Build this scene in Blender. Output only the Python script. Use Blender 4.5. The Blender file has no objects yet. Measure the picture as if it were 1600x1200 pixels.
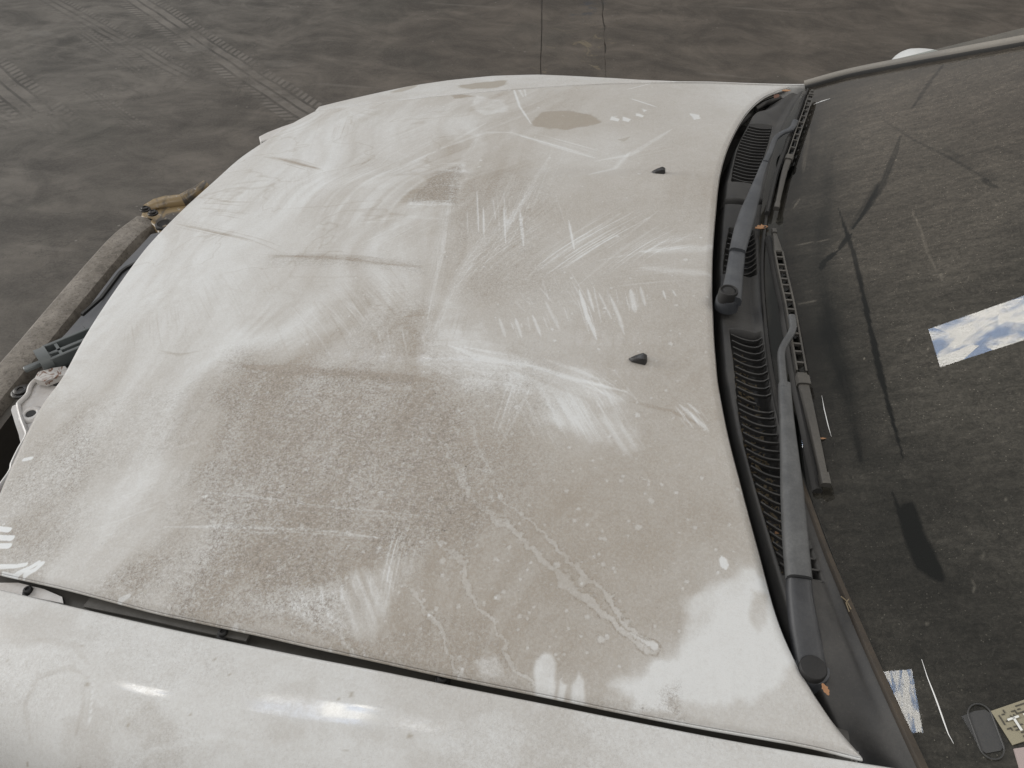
import bpy, math, random
import numpy as np
from mathutils import Vector, Matrix
random.seed(7)
SC = bpy.context.scene
COL = SC.collection
# ------------------------------------------------------------------ camera
F_, PITCH, YAW, ROLL, CX, CY, CZ = (1200.55899, 0.77058, -0.20202, -0.00223, -0.09855, -1.00316, 1.61461)
cam = bpy.data.cameras.new('camera'); co = bpy.data.objects.new('camera', cam); COL.objects.link(co)
fwd = Vector((math.sin(YAW)*math.cos(PITCH), math.cos(YAW)*math.cos(PITCH), -math.sin(PITCH)))
right = Vector((math.cos(YAW), -math.sin(YAW), 0)); down = fwd.cross(right)
r2 = math.cos(ROLL)*right + math.sin(ROLL)*down; d2 = -math.sin(ROLL)*right + math.cos(ROLL)*down
M = Matrix((( r2.x, -d2.x, -fwd.x, CX), (r2.y, -d2.y, -fwd.y, CY), (r2.z, -d2.z, -fwd.z, CZ), (0, 0, 0, 1)))
co.matrix_world = M
cam.sensor_width = 36; cam.lens = F_*36/1600; cam.clip_start = .02; cam.clip_end = 200
SC.camera = co
SC.view_settings.view_transform = 'Standard'; SC.view_settings.look = 'None'
SC.view_settings.exposure = 0.0
# ------------------------------------------------------------------ light: hall with skylights
w = bpy.data.worlds.new('World'); SC.world = w; w.use_nodes = True
bg = w.node_tree.nodes['Background']; bg.inputs[0].default_value = (1, .975, .945, 1); bg.inputs[1].default_value = .35

def skylight_or_fill(x0, x1, y0, y1, z, rad, textured=True, tint=(1, 1, 1), tilt=None, seed=0.):
    """rectangular roof light or added fill panel; rad = its radiance"""
    l = bpy.data.lights.new('skylight_or_fill', 'AREA'); l.shape = 'RECTANGLE'
    l.size = x1-x0; l.size_y = y1-y0; l.normalize = False if hasattr(l, 'normalize') else True
    area = (x1-x0)*(y1-y0)
    l.energy = rad*area*math.pi if getattr(l, 'normalize', True) else rad*math.pi
    l.color = tint
    o = bpy.data.objects.new('skylight_or_fill', l); COL.objects.link(o)
    o.location = ((x0+x1)/2, (y0+y1)/2, z)
    if tilt: o.rotation_euler = tilt
    if textured:
        l.use_nodes = True; nt = l.node_tree; em = [n for n in nt.nodes if n.type == 'EMISSION'][0]
        g = nt.nodes.new('ShaderNodeNewGeometry')
        mp = nt.nodes.new('ShaderNodeMapping'); nt.links.new(g.outputs['Parametric'], mp.inputs[0])
        mp.inputs['Scale'].default_value = (2.4, 1.2, 1); mp.inputs['Location'].default_value = (x0*1.7+3.1+seed, y0+.37+seed*.7, 0); mp.inputs['Rotation'].default_value = (0, 0, .7)
        n = nt.nodes.new('ShaderNodeTexNoise'); n.inputs['Scale'].default_value = 1.5; n.inputs['Detail'].default_value = 7; n.inputs['Roughness'].default_value = .6
        nt.links.new(mp.outputs[0], n.inputs[0])
        v = nt.nodes.new('ShaderNodeTexVoronoi'); v.inputs['Scale'].default_value = 2.0; nt.links.new(mp.outputs[0], v.inputs['Vector'])
        sp = nt.nodes.new('ShaderNodeSeparateXYZ'); nt.links.new(v.outputs['Color'], sp.inputs[0])
        ml = nt.nodes.new('ShaderNodeMath'); ml.operation = 'MULTIPLY_ADD'; nt.links.new(sp.outputs[0], ml.inputs[0]); ml.inputs[1].default_value = .34; nt.links.new(n.outputs[0], ml.inputs[2])
        r = nt.nodes.new('ShaderNodeValToRGB'); e = r.color_ramp.elements
        e[0].position = .60; e[0].color = (.34, .45, .66, 1); e[1].position = .73; e[1].color = (1.15, 1.12, 1.05, 1)
        nt.links.new(ml.outputs[0], r.inputs[0]); nt.links.new(r.outputs[0], em.inputs[0])
        em.inputs[1].default_value = 1.0
    return o

skylight_or_fill(-1.66, .4, 5.12, 6.0, 7, 10)
skylight_or_fill(-6.0, -3.2, 4.4, 5.6, 7, 10)
skylight_or_fill(-4.6, -3.2, .15, 1.5, 7, 9, seed=5.3)
skylight_or_fill(-2.76, -2.50, .42, 1.05, 7, 9, seed=7.9)
skylight_or_fill(-7.25, -6.3, .1, .7, 7, 9)
skylight_or_fill(-5, -1, -10.5, -6.5, 7, 6, False, (1, .985, .97))  # added fill behind the viewer, not a known roof light
skylight_or_fill(1, 4, -6.5, -3.5, 7, 5, False, (1, .985, .97))  # added fill, behind and to the right
skylight_or_fill(5, 8, .5, 4, 7, 8, False, (1, .97, .93))  # added fill over the rear of the car
skylight_or_fill(-4, 4, -3, 3, 3.2, 10, False, (1, .99, .975), tilt=(0, math.radians(-90), 0)).location = (-15, 1, 3.6)   # unseen front fill, placed as an open bay door ahead of the car

# ------------------------------------------------------------------ helpers
def link(o, parent=None, label=None, cat=None, group=None, kind=None):
    COL.objects.link(o)
    if parent: o.parent = parent
    if label: o['label'] = label
    if cat: o['category'] = cat
    if group: o['group'] = group
    if kind: o['kind'] = kind
    return o
def mesh(name, V, Fc, m, parent=None, smooth=True, **k):
    me = bpy.data.meshes.new(name); me.from_pydata([tuple(v) for v in V], [], Fc)
    me.validate(); me.update()
    if smooth: me.polygons.foreach_set('use_smooth', [True]*len(me.polygons))
    if m: me.materials.append(m)
    return link(bpy.data.objects.new(name, me), parent, **k)
class MB:
    """collects closed shapes that become one mesh"""
    def __init__(s): s.V = []; s.F = []
    def add(s, V, F):
        b = len(s.V); s.V += [tuple(v) for v in V]; s.F += [tuple(i+b for i in f) for f in F]; return s
    def box(s, c, sz, R=None, bev=.0):
        x, y, z = [a/2 for a in sz]; b = bev
        P = []
        for sx in (-1, 1):
            for sy in (-1, 1):
                for sz_ in (-1, 1):
                    P += [(sx*(x-b), sy*(y-b), sz_*z), (sx*(x-b), sy*y, sz_*(z-b)), (sx*x, sy*(y-b), sz_*(z-b))]
        import bmesh
        bm = bmesh.new(); vs = [bm.verts.new(p) for p in P]; bmesh.ops.remove_doubles(bm, verts=bm.verts, dist=1e-6)
        h = bmesh.ops.convex_hull(bm, input=bm.verts)
        bmesh.ops.dissolve_limit(bm, angle_limit=.01, verts=bm.verts, edges=bm.edges)
        bm.verts.ensure_lookup_table(); bm.verts.index_update()
        R = R or Matrix.Identity(3)
        V = [R @ v.co + Vector(c) for v in bm.verts]; F = [[v.index for v in f.verts] for f in bm.faces]; bm.free()
        return s.add(V, F)
    def sweep(s, path, prof, up=(0, 0, 1), widths=None, heights=None, caps=True, closed_prof=True):
        """prof: list of (side, up) in unit; widths/heights scale per path point"""
        P = [Vector(p) for p in path]; n = len(P); k = len(prof); V = []; up = Vector(up)
        for i, p in enumerate(P):
            t = (P[min(i+1, n-1)]-P[max(i-1, 0)]).normalized()
            sd = t.cross(up).normalized(); u = sd.cross(t).normalized()
            a = widths[i] if widths else 1; h = heights[i] if heights else 1
            for (q, r) in prof: V.append(p+sd*q*a+u*r*h)
        F = []
        for i in range(n-1):
            for j in range(k if closed_prof else k-1):
                j2 = (j+1) % k; F.append((i*k+j, i*k+j2, (i+1)*k+j2, (i+1)*k+j))
        if caps: F.append(tuple(range(k))[::-1]); F.append(tuple((n-1)*k+j for j in range(k)))
        return s.add(V, F)
    def lathe(s, c, prof, n=24, axis=(0, 0, 1)):
        z = Vector(axis).normalized(); x = z.orthogonal().normalized(); y = z.cross(x); V = []; k = len(prof)
        for i in range(n):
            a = 2*math.pi*i/n; d = x*math.cos(a)+y*math.sin(a)
            for (r, h) in prof: V.append(Vector(c)+d*r+z*h)
        F = [(i*k+j, ((i+1) % n)*k+j, ((i+1) % n)*k+j+1, i*k+j+1) for i in range(n) for j in range(k-1)]
        F.append(tuple(i*k for i in range(n))[::-1]); F.append(tuple(i*k+k-1 for i in range(n)))
        return s.add(V, F)
    def build(s, name, m, parent=None, smooth=False, ang=40, **kw):
        o = mesh(name, s.V, s.F, m, parent, smooth=True, **kw)
        try: o.data.set_sharp_from_angle(angle=math.radians(ang))
        except Exception: pass
        return o
RECT = [(-.5, -.5), (.5, -.5), (.5, .5), (-.5, .5)]
BEVR = [(-.5, -.5), (.5, -.5), (.5, .25), (.36, .5), (-.36, .5), (-.5, .25)]
def circ(n, r=.5): return [(r*math.cos(2*math.pi*i/n), r*math.sin(2*math.pi*i/n)) for i in range(n)]
def resample(P, n, smooth=True):
    """Catmull-Rom through the points, n samples equally spaced"""
    P = np.array(P, float)
    if smooth and len(P) > 2:
        Q = np.vstack([2*P[0]-P[1], P, 2*P[-1]-P[-2]]); o = []
        for i in range(1, len(Q)-2):
            for t in np.linspace(0, 1, 24, endpoint=False):
                a, b, c, d = Q[i-1], Q[i], Q[i+1], Q[i+2]
                o.append(.5*((2*b)+(-a+c)*t+(2*a-5*b+4*c-d)*t*t+(-a+3*b-3*c+d)*t**3))
        o.append(P[-1]); P = np.array(o)
    L = np.r_[0, np.cumsum(np.linalg.norm(np.diff(P, axis=0), axis=1))]
    t = np.linspace(0, L[-1], n)
    return np.stack([np.interp(t, L, P[:, i]) for i in range(P.shape[1])], 1)

# numpy noise
class Noise:
    def __init__(s, seed): s.g = np.random.RandomState(seed).rand(256, 256).astype(np.float32)
    def v(s, x, y):
        xi = np.floor(x).astype(int); yi = np.floor(y).astype(int); fx = x-xi; fy = y-yi
        fx = fx*fx*(3-2*fx); fy = fy*fy*(3-2*fy); g = s.g
        a = g[yi & 255, xi & 255]; b = g[yi & 255, (xi+1) & 255]; c = g[(yi+1) & 255, xi & 255]; d = g[(yi+1) & 255, (xi+1) & 255]
        return (a*(1-fx)+b*fx)*(1-fy)+(c*(1-fx)+d*fx)*fy
    def fbm(s, x, y, o=4):
        r = 0; a = .5
        for i in range(o): r = r+a*s.v(x*2**i+17.3*i, y*2**i+5.1*i); a *= .5
        return r/(1-.5**o)
N1, N2, N3, N4 = Noise(1), Noise(2), Noise(3), Noise(4)
def sstep(a, b, x): t = np.clip((x-a)/(b-a), 0, 1); return t*t*(3-2*t)

# ---- painting dirt fields over points X,Y (world metres on the panel)
def seg_dist(X, Y, pts):
    """distance to polyline, and arc coordinate, signed side"""
    D = np.full(X.shape, 1e9); S = np.zeros(X.shape); s0 = 0
    for (x0, y0), (x1, y1) in zip(pts[:-1], pts[1:]):
        dx, dy = x1-x0, y1-y0; L = math.hypot(dx, dy)+1e-9
        t = np.clip(((X-x0)*dx+(Y-y0)*dy)/L/L, 0, 1)
        d = np.hypot(X-x0-t*dx, Y-y0-t*dy); m = d < D
        D = np.where(m, d, D); S = np.where(m, s0+t*L, S); s0 += L
    return D, S, s0
def bbox_mask(X, Y, pts, pad):
    p = np.array(pts); return (X > p[:, 0].min()-pad) & (X < p[:, 0].max()+pad) & (Y > p[:, 1].min()-pad) & (Y < p[:, 1].max()+pad)
def stroke(Fd, X, Y, pts, wd, amt, soft=.5, streak=0., taper=True, wob=.25):
    pad = wd*1.5; p_ = np.array(pts)
    m = np.nonzero((X > p_[:, 0].min()-pad) & (X < p_[:, 0].max()+pad) & (Y > p_[:, 1].min()-pad) & (Y < p_[:, 1].max()+pad))
    if not len(m[0]): return
    x, y = X[m], Y[m]; D, S, L = seg_dist(x, y, pts)
    hw = wd/2*(1+wob*(N1.fbm(x*40, y*40, 3)-.5)*2)
    if taper: hw = hw*np.minimum(1, np.minimum(S, L-S)/(L*.25+1e-6)*.8+.25)
    a = 1-sstep(1-soft, 1.0, D/(hw+1e-6))
    if streak:
        # fine lines parallel to the stroke
        q = N2.fbm(D*900+3*N3.v(x*30, y*30), S*12, 3); a = a*np.clip(1-streak+streak*2.2*(q-.22), 0, 1.3)
    Fd[m] += amt*a
def poly_mask(X, Y, poly, soft, warp=.4, wf=25):
    if len(poly) > 5:
        q = resample(list(poly[-2:])+list(poly)+list(poly[:2]), 24*len(poly)); poly = [tuple(z) for z in resample(np.vstack([poly, poly[:1]]), 7*len(poly))[:-1]]
    m = bbox_mask(X, Y, poly, soft*2)
    a = np.zeros(X.shape)
    if not m.any(): return a
    x, y = X[m], Y[m]
    wx = (N3.fbm(x*wf, y*wf, 4)-.5)*max(soft, .003)*warp*5; wy = (N4.fbm(x*wf, y*wf, 4)-.5)*max(soft, .003)*warp*5
    x = x+wx; y = y+wy
    ins = np.zeros(x.shape, bool); n = len(poly)
    for i in range(n):
        x0, y0 = poly[i]; x1, y1 = poly[(i+1) % n]
        c = ((y0 > y) != (y1 > y)) & (x < (x1-x0)*(y-y0)/(y1-y0+1e-12)+x0); ins ^= c
    D, _, _ = seg_dist(x, y, list(poly)+[poly[0]])
    sd = np.where(ins, D, -D); a[m] = sstep(-soft, soft, sd); return a
def patch(Fd, X, Y, poly, amt, soft=.012, ang=None, streak=.5, freq=140, warp=.4):
    a = poly_mask(X, Y, poly, soft, warp)
    m = a > 0
    if not m.any(): return
    if ang is not None:
        x, y = X[m], Y[m]; c, s = math.cos(ang), math.sin(ang); u = x*c+y*s; v = -x*s+y*c
        q = N2.fbm(u*freq*.06+N1.v(x*12, y*12), v*freq, 4); a[m] *= np.clip(1-streak+streak*2.4*(q-.2), 0, 1.4)
    Fd[m] += amt*a[m]

# ------------------------------------------------------------------ materials
class NT:
    def __init__(s, name):
        s.m = bpy.data.materials.new(name); s.m.use_nodes = True; s.t = s.m.node_tree; s.t.nodes.clear()
        s.out = s.n('ShaderNodeOutputMaterial'); s.tc = s.n('ShaderNodeTexCoord')
    def n(s, ty, **k):
        o = s.t.nodes.new(ty)
        for a, b in k.items(): setattr(o, a, b)
        return o
    def L(s, a, b): s.t.links.new(a, b)
    def set(s, sock, v):
        if isinstance(v, bpy.types.NodeSocket): s.L(v, sock)
        elif v is not None:
            if isinstance(v, (tuple, list)) and len(v) == 3 and sock.type == 'RGBA': v = (*v, 1)
            sock.default_value = v
    def noise(s, sc, det=4, ro=.55, dist=0, vec=None, scale=None, rot=None, dim='3D', out=0):
        n = s.n('ShaderNodeTexNoise'); n.inputs['Scale'].default_value = sc; n.inputs['Detail'].default_value = det
        n.inputs['Roughness'].default_value = ro; n.inputs['Distortion'].default_value = dist
        s.L(s.map(scale, rot) if (scale or rot) else s.tc.outputs['Object'], n.inputs['Vector']); return n.outputs[out]
    def map(s, scale=None, rot=None, loc=None):
        mp = s.n('ShaderNodeMapping'); s.L(s.tc.outputs['Object'], mp.inputs[0])
        if scale: mp.inputs['Scale'].default_value = scale
        if rot: mp.inputs['Rotation'].default_value = rot
        if loc: mp.inputs['Location'].default_value = loc
        return mp.outputs[0]
    def vor(s, sc, feat='F1', scale=None, out='Distance', rnd=1):
        n = s.n('ShaderNodeTexVoronoi', feature=feat); n.inputs['Scale'].default_value = sc
        n.inputs['Randomness'].default_value = rnd
        s.L(s.map(scale) if scale else s.tc.outputs['Object'], n.inputs['Vector']); return n.outputs[out]
    def ramp(s, f, a, b, ca=0., cb=1.):
        n = s.n('ShaderNodeMapRange', interpolation_type='SMOOTHSTEP'); s.set(n.inputs[0], f)
        for i, v in zip((1, 2, 3, 4), (a, b, ca, cb)): s.set(n.inputs[i], v)
        return n.outputs[0]
    def math(s, op, a, b=None, c=None, clamp=False):
        n = s.n('ShaderNodeMath', operation=op, use_clamp=clamp); s.set(n.inputs[0], a)
        if b is not None: s.set(n.inputs[1], b)
        if c is not None: s.set(n.inputs[2], c)
        return n.outputs[0]
    def mix(s, f, a, b, mode='MIX'):
        n = s.n('ShaderNodeMix', data_type='RGBA', blend_type=mode); s.set(n.inputs[0], f); s.set(n.inputs[6], a); s.set(n.inputs[7], b); return n.outputs[2]
    def attr(s, name, out='Fac'):
        n = s.n('ShaderNodeAttribute', attribute_name=name); return n.outputs[out]
    def bump(s, h, st=.3, dist=.001, nrm=None):
        n = s.n('ShaderNodeBump'); n.inputs['Strength'].default_value = st; n.inputs['Distance'].default_value = dist; s.L(h, n.inputs['Height'])
        if nrm: s.L(nrm, n.inputs['Normal'])
        return n.outputs[0]
    def bsdf(s, base=None, rough=None, metal=None, nrm=None, coat=None, coatr=.08, spec=None, alpha=None):
        p = s.n('ShaderNodeBsdfPrincipled')
        for k, v in (('Base Color', base), ('Roughness', rough), ('Metallic', metal), ('Normal', nrm), ('Coat Weight', coat), ('Specular IOR Level', spec), ('Alpha', alpha)):
            if v is not None: s.set(p.inputs[k], v)
        if coat is not None: p.inputs['Coat Roughness'].default_value = coatr
        s.p = p; return p.outputs[0]
    def done(s, sh): s.L(sh, s.out.inputs[0]); return s.m

def dusty(name, base, dust=(.30, .27, .23), amt=.5, rough=.5, metal=0., sc=30, up=True, drough=.85, bump=.2, patches=6., coat=None):
    """a solid colour with uneven dust lying on it, more on faces turned up"""
    t = NT(name)
    a = t.noise(patches, 5, .6, 1.0); b = t.noise(sc*8, 3, .7)
    g = t.n('ShaderNodeNewGeometry'); sx = t.n('ShaderNodeSeparateXYZ'); t.L(g.outputs['Normal'], sx.inputs[0])
    u = t.ramp(sx.outputs['Z'], -.1, .9, .25, 1.)
    f = t.math('MULTIPLY', t.ramp(a, .3, .7, .35, 1.), t.ramp(b, .25, .75, .6, 1.))
    f = t.math('MULTIPLY', f, t.math('MULTIPLY', u, amt), clamp=True)
    c = t.mix(f, base, dust)
    sp = t.ramp(t.noise(sc*25, 2, .5), .62, .75)
    c = t.mix(t.math('MULTIPLY', sp, .35), c, dust)
    r = t.math('ADD', t.math('MULTIPLY', f, drough-rough), rough)
    return t.done(t.bsdf(c, r, metal, t.bump(t.noise(sc*10, 4, .6), bump, .0006), coat=coat))

def mat_paint(name='dusty white paint'):
    """white paint under dust; attributes dust / grain / mud / spot are painted per vertex"""
    t = NT(name)
    d = t.attr('dust'); g = t.attr('grain'); mu = t.attr('mud'); sp = t.attr('spot')
    n1 = t.ramp(t.noise(300, 5, .75), .34, .66); n2 = t.noise(1100, 2, .6); n3 = t.noise(60, 5, .65, .6)
    # grain: blotched droplet residue, its specks darkened as relief shading put into the colour
    v_ = t.n('ShaderNodeTexVoronoi', feature='DISTANCE_TO_EDGE'); v_.inputs['Scale'].default_value = 190
    wv = t.n('ShaderNodeVectorMath', operation='MULTIPLY_ADD'); nz = t.n('ShaderNodeTexNoise'); nz.inputs['Scale'].default_value = 260; nz.inputs['Detail'].default_value = 2; t.L(t.tc.outputs['Object'], nz.inputs[0])
    t.L(nz.outputs['Color'], wv.inputs[0]); wv.inputs[1].default_value = (.008, .008, .008); t.L(t.tc.outputs['Object'], wv.inputs[2]); t.L(wv.outputs[0], v_.inputs['Vector']); v = v_.outputs['Distance']; crk = t.math('MULTIPLY', t.ramp(v, .11, .02), t.ramp(t.noise(90, 4, .7), .42, .56))
    blot = t.ramp(t.noise(230, 6, .78, .8), .46, .62)
    dd = t.math('ADD', d, t.math('MULTIPLY', t.math('SUBTRACT', n3, .5), .30))
    dd = t.math('ADD', dd, t.math('MULTIPLY', t.math('SUBTRACT', n1, .5), t.math('ADD', .14, t.math('MULTIPLY', g, .45))), clamp=True)
    paint = t.mix(t.noise(4, 3, .5), (.61, .615, .60), (.65, .653, .64))
    dust = t.mix(t.noise(9, 4, .6), DUST_A, DUST_B)
    c = t.mix(dd, paint, dust)
    dk = t.math('MULTIPLY', t.math('MULTIPLY', blot, g), .5)
    dk2 = t.math('MULTIPLY', t.ramp(n2, .54, .68), t.math('ADD', .12, t.math('MULTIPLY', g, .62)))
    dk = t.math('ADD', dk, t.math('MULTIPLY', t.math('MULTIPLY', crk, t.math('ADD', g, .12)), .42))
    c = t.mix(t.math('ADD', dk, dk2, clamp=True), c, (.215, .185, .155))
    # sparse dark specks
    s1 = t.ramp(t.vor(75), .10, .055); s1 = t.math('MULTIPLY', s1, t.ramp(t.noise(31, 2), .56, .66))
    c = t.mix(t.math('MULTIPLY', s1, t.math('ADD', .15, t.math('MULTIPLY', g, .9)), clamp=True), c, (.13, .115, .10))
    c = t.mix(mu, c, (.33, .295, .24))
    c = t.mix(sp, c, (.74, .76, .76))
    rr = t.math('ADD', t.ramp(dd, .0, .6, .50, .9), t.math('MULTIPLY', n1, .12))
    h = t.math('ADD', t.math('MULTIPLY', dd, .6), t.math('ADD', t.math('MULTIPLY', n2, .2), t.math('MULTIPLY', t.math('MULTIPLY', n1, d), .5)))
    gs = t.attr('gloss'); coat = t.math('MULTIPLY', t.ramp(dd, .0, .8, 1.0, .75), gs, clamp=True)
    sh = t.bsdf(c, rr, 0., t.bump(h, .8, .0006), coat=coat, coatr=.09)
    t.L(t.ramp(dd, .0, .8, .035, .32), t.p.inputs['Coat Roughness']); t.p.inputs['Specular IOR Level'].default_value = .35
    return t.done(sh)
DUST_A, DUST_B = (.335, .298, .252), (.39, .35, .299)

M_paint = mat_paint()
M_cowl = dusty('weathered black cowl plastic', (.026, .0255, .025), (.12, .112, .10), .45, .55, sc=40, patches=14)
M_arm = dusty('faded black painted steel', (.034, .037, .042), (.15, .152, .155), .5, .45, sc=40, patches=22)
M_armg = dusty('faded grey painted steel', (.042, .043, .044), (.17, .17, .165), .6, .5, sc=40, patches=22)
M_litter = dusty('dry litter', (.15, .11, .06), (.30, .25, .17), .7, .8, sc=200)
M_scar_streak = dusty('pale scar and streak', (.8, .8, .78), (.7, .7, .66), .3, .3)
M_dash = dusty('black dashboard felt', (.018, .018, .017), (.07, .065, .055), .5, .8, sc=60)
M_blade = dusty('dusty wiper plastic', (.035, .033, .03), (.17, .155, .13), .6, .5, sc=50)
M_rubber = dusty('black rubber', (.012, .012, .012), (.08, .072, .06), .45, .6, sc=50)
M_black = dusty('black void plastic', (.008, .008, .008), (.05, .045, .04), .4, .6)
M_noz = dusty('glossy black nozzle', (.012, .012, .013), (.10, .09, .08), .3, .25)
M_seal = dusty('brown crusted seal', (.026, .021, .016), (.095, .072, .048), .75, .7, sc=60, patches=30)
M_trim = dusty('dusty grey trim', (.16, .15, .135), (.34, .31, .26), .8, .4, sc=40)
M_beam = dusty('dirt caked grey beam', (.085, .074, .060), (.25, .222, .185), 1., .7, sc=26, patches=14, bump=.6)
M_beamd = dusty('dark beam side', (.045, .04, .033), (.13, .115, .095), .8, .7, sc=26, patches=10, bump=.5)
M_under = dusty('grey under cover', (.09, .095, .10), (.21, .20, .20), .5, .5, sc=14)
M_latch = dusty('green grey latch plastic', (.095, .108, .108), (.20, .20, .19), .5, .4, sc=30)
M_white = dusty('chipped white primer steel', (.66, .655, .64), (.36, .29, .23), .5, .3, sc=20, patches=16)
M_inner = dusty('grubby grey inner steel', (.105, .10, .088), (.06, .054, .046), .8, .4, sc=20, patches=20)
M_bolt = dusty('dark steel bolt', (.05, .048, .045), (.12, .11, .10), .4, .3, metal=.8)
M_leaf = dusty('dry leaf', (.34, .16, .07), (.42, .28, .17), .6, .7, sc=60)
M_bay = dusty('engine bay shade', (.02, .018, .016), (.06, .05, .045), .6, .7)  # near-black filler colour for the shade inside the bay

def mat_bracket():
    t = NT('yellowed bracket with grime'); a = t.noise(11, 4, .55, 1.2)
    c = t.mix(t.ramp(a, .44, .54), (.26, .19, .10), (.075, .066, .056))
    c = t.mix(t.ramp(t.noise(70, 4), .62, .7), c, (.36, .33, .29))
    return t.done(t.bsdf(c, .35, 0., t.bump(t.noise(60, 4), .4, .002)))
M_brack = mat_bracket()
def mat_beam():
    t = NT('mottled dirt on galvanised beam'); a = t.noise(34, 7, .75, .8); b_ = t.noise(9, 4, .6); c_ = t.noise(140, 4, .75)
    c = t.mix(t.ramp(a, .32, .68), (.115, .10, .082), (.215, .19, .158)); c = t.mix(t.math('MULTIPLY', t.ramp(b_, .45, .65), .5), c, (.30, .27, .235))
    c = t.mix(t.math('MULTIPLY', t.ramp(c_, .52, .62), .55), c, (.055, .045, .035)); sp = t.ramp(t.vor(120), .2, .1); c = t.mix(t.math('MULTIPLY', sp, .4), c, (.36, .33, .28))
    return t.done(t.bsdf(c, .8, 0., t.bump(t.math('ADD', a, c_), .3, .0015)))
M_beam = mat_beam()


# ================================================================== surfaces
def hood0(x, y):
    t = -x; return .952-.06*t-.0915*t*np.abs(t)-.027*(y/.7)**2
def xbase(y): return .073+.118*(y/.7)**2
def gz(x, y, o=0.): return .94+.44*(x-xbase(y))+o

car = bpy.data.objects.new('car', None); link(car, None, 'dusty white car, bonnet smeared with beige dirt, front bumper skin missing', 'car')
car.location = (0, 0, 0)

# ------------------------------------------------------------------ bonnet
REAR = [(0.145, -0.7), (0.1209, -0.6715), (0.0959, -0.6294), (0.0774, -0.5815), (0.0615, -0.5127), (0.0442, -0.4338), (0.0258, -0.3418), (0.011, -0.2324), (0.0044, -0.1139), (0.0022, -0.0045), (0.005, 0.1251), (0.011, 0.2577), (0.0277, 0.3896), (0.0594, 0.5309), (0.1002, 0.6331), (0.1534, 0.693)]
FRONT = [(-0.8378, -0.6322), (-0.8834, -0.5224), (-0.9285, -0.3895), (-0.9394, -0.3098), (-0.9648, -0.2195), (-0.9855, -0.126), (-1.0098, 0.0115), (-1.0166, 0.089), (-1.0167, 0.1855), (-1.0099, 0.3065), (-1.0041, 0.4131), (-0.9792, 0.509), (-0.9593, 0.5898), (-0.9304, 0.6579)]
NEAR = [(-0.8378, -0.6322), (-0.7875, -0.6399), (-0.6881, -0.6499), (-0.5736, -0.6635), (-0.5116, -0.6684), (-0.4337, -0.6739), (-0.378, -0.6783), (-0.2907, -0.684), (-0.2247, -0.6881), (-0.1376, -0.6914), (-0.0153, -0.6955), (0.0933, -0.6963), (0.145, -0.7)]
FAR = [FRONT[-1], (-.86, .659), (-.72, .662), (-.5, .675), (-.22, .698), (0, .703), REAR[-1]]
NU, NV = 860, 960
def coons(nu, nv):
    gr = np.linspace(0, 1, nv)**1.12            # finer near the camera
    R = resample(REAR, 2000); Fr = resample(FRONT, 2000); Ne = resample(NEAR, nu); Fa = resample(FAR, nu)
    tt = np.linspace(0, 1, 2000)
    Rv = np.stack([np.interp(gr, tt, R[:, i]) for i in (0, 1)], 1); Fv = np.stack([np.interp(gr, tt, Fr[:, i]) for i in (0, 1)], 1)
    u = np.linspace(0, 1, nu)[:, None, None]; v = gr[None, :, None]
    P = (1-u)*Fv[None]+u*Rv[None]+(1-v)*Ne[:, None]+v*Fa[:, None]-((1-u)*(1-v)*Fv[0]+(1-u)*v*Fv[-1]+u*(1-v)*Rv[0]+u*v*Rv[-1])
    return P[..., 0], P[..., 1]
HX, HY = coons(NU, NV)
def hood_z(x, y):
    yc = .247+.05*sstep(-.45, -.9, x)
    cr = .0028*(1-2*sstep(-.024, .024, np.abs(y)-yc))*sstep(-.80, -.42, x)*(1-.5*sstep(-.1, .1, x))
    und = .0016*(N2.fbm(x*4+3, y*4+7, 2)-.5)+.0005*(N1.fbm(x*14, y*14, 2)-.5)
    return hood0(x, y)+cr+und
HZ = hood_z(HX, HY)
# rounded rim: height falls away in the last 9 mm
def edge_dist():
    du = np.hypot(np.diff(HX, axis=0), np.diff(HY, axis=0)); cu = np.vstack([np.zeros(NV), np.cumsum(du, 0)])
    dv = np.hypot(np.diff(HX, axis=1), np.diff(HY, axis=1)); cv = np.hstack([np.zeros((NU, 1)), np.cumsum(dv, 1)])
    return np.minimum(np.minimum(cu, cu[-1]-cu), np.minimum(cv, cv[:, -1:]-cv))
ED = edge_dist()
HZ = HZ-.0045*np.clip(1-ED/.010, 0, 1)**2
hv = np.stack([HX, HY, HZ], -1).reshape(-1, 3)
idx = np.arange(NU*NV).reshape(NU, NV)
quads = np.stack([idx[:-1, :-1], idx[1:, :-1], idx[1:, 1:], idx[:-1, 1:]], -1).reshape(-1, 4)
loop = np.r_[idx[0, :], idx[1:, -1], idx[-1, -2::-1], idx[-2:0:-1, 0]]
# flange rings
cxy = np.array([-.42, 0.]); base = hv[loop]; rings = []; Lp = len(loop)
d = base[:, :2]-cxy; tang = np.roll(base[:, :2], -1, 0)-np.roll(base[:, :2], 1, 0); nrm = np.stack([tang[:, 1], -tang[:, 0]], 1); nrm /= np.linalg.norm(nrm, axis=1)[:, None]+1e-9
sgn = np.sign(((nrm*d).sum(1)).sum()); nrm = nrm*sgn
allv = [hv]
for off, dz in ((.0010, -.0010), (.0014, -.0024), (.0010, -.0044), (-.0012, -.0060), (-.006, -.0062), (-.007, -.004)):
    q = base.copy(); q[:, :2] += nrm*off; q[:, 2] += dz; allv.append(q)
nb = len(hv); fl = []
prev = loop
for k in range(6):
    cur = nb+k*Lp+np.arange(Lp)
    fl.append(np.stack([prev, cur, np.roll(cur, -1), np.roll(prev, -1)], 1)); prev = cur
V = np.vstack(allv); Q = np.vstack([quads]+fl)
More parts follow.
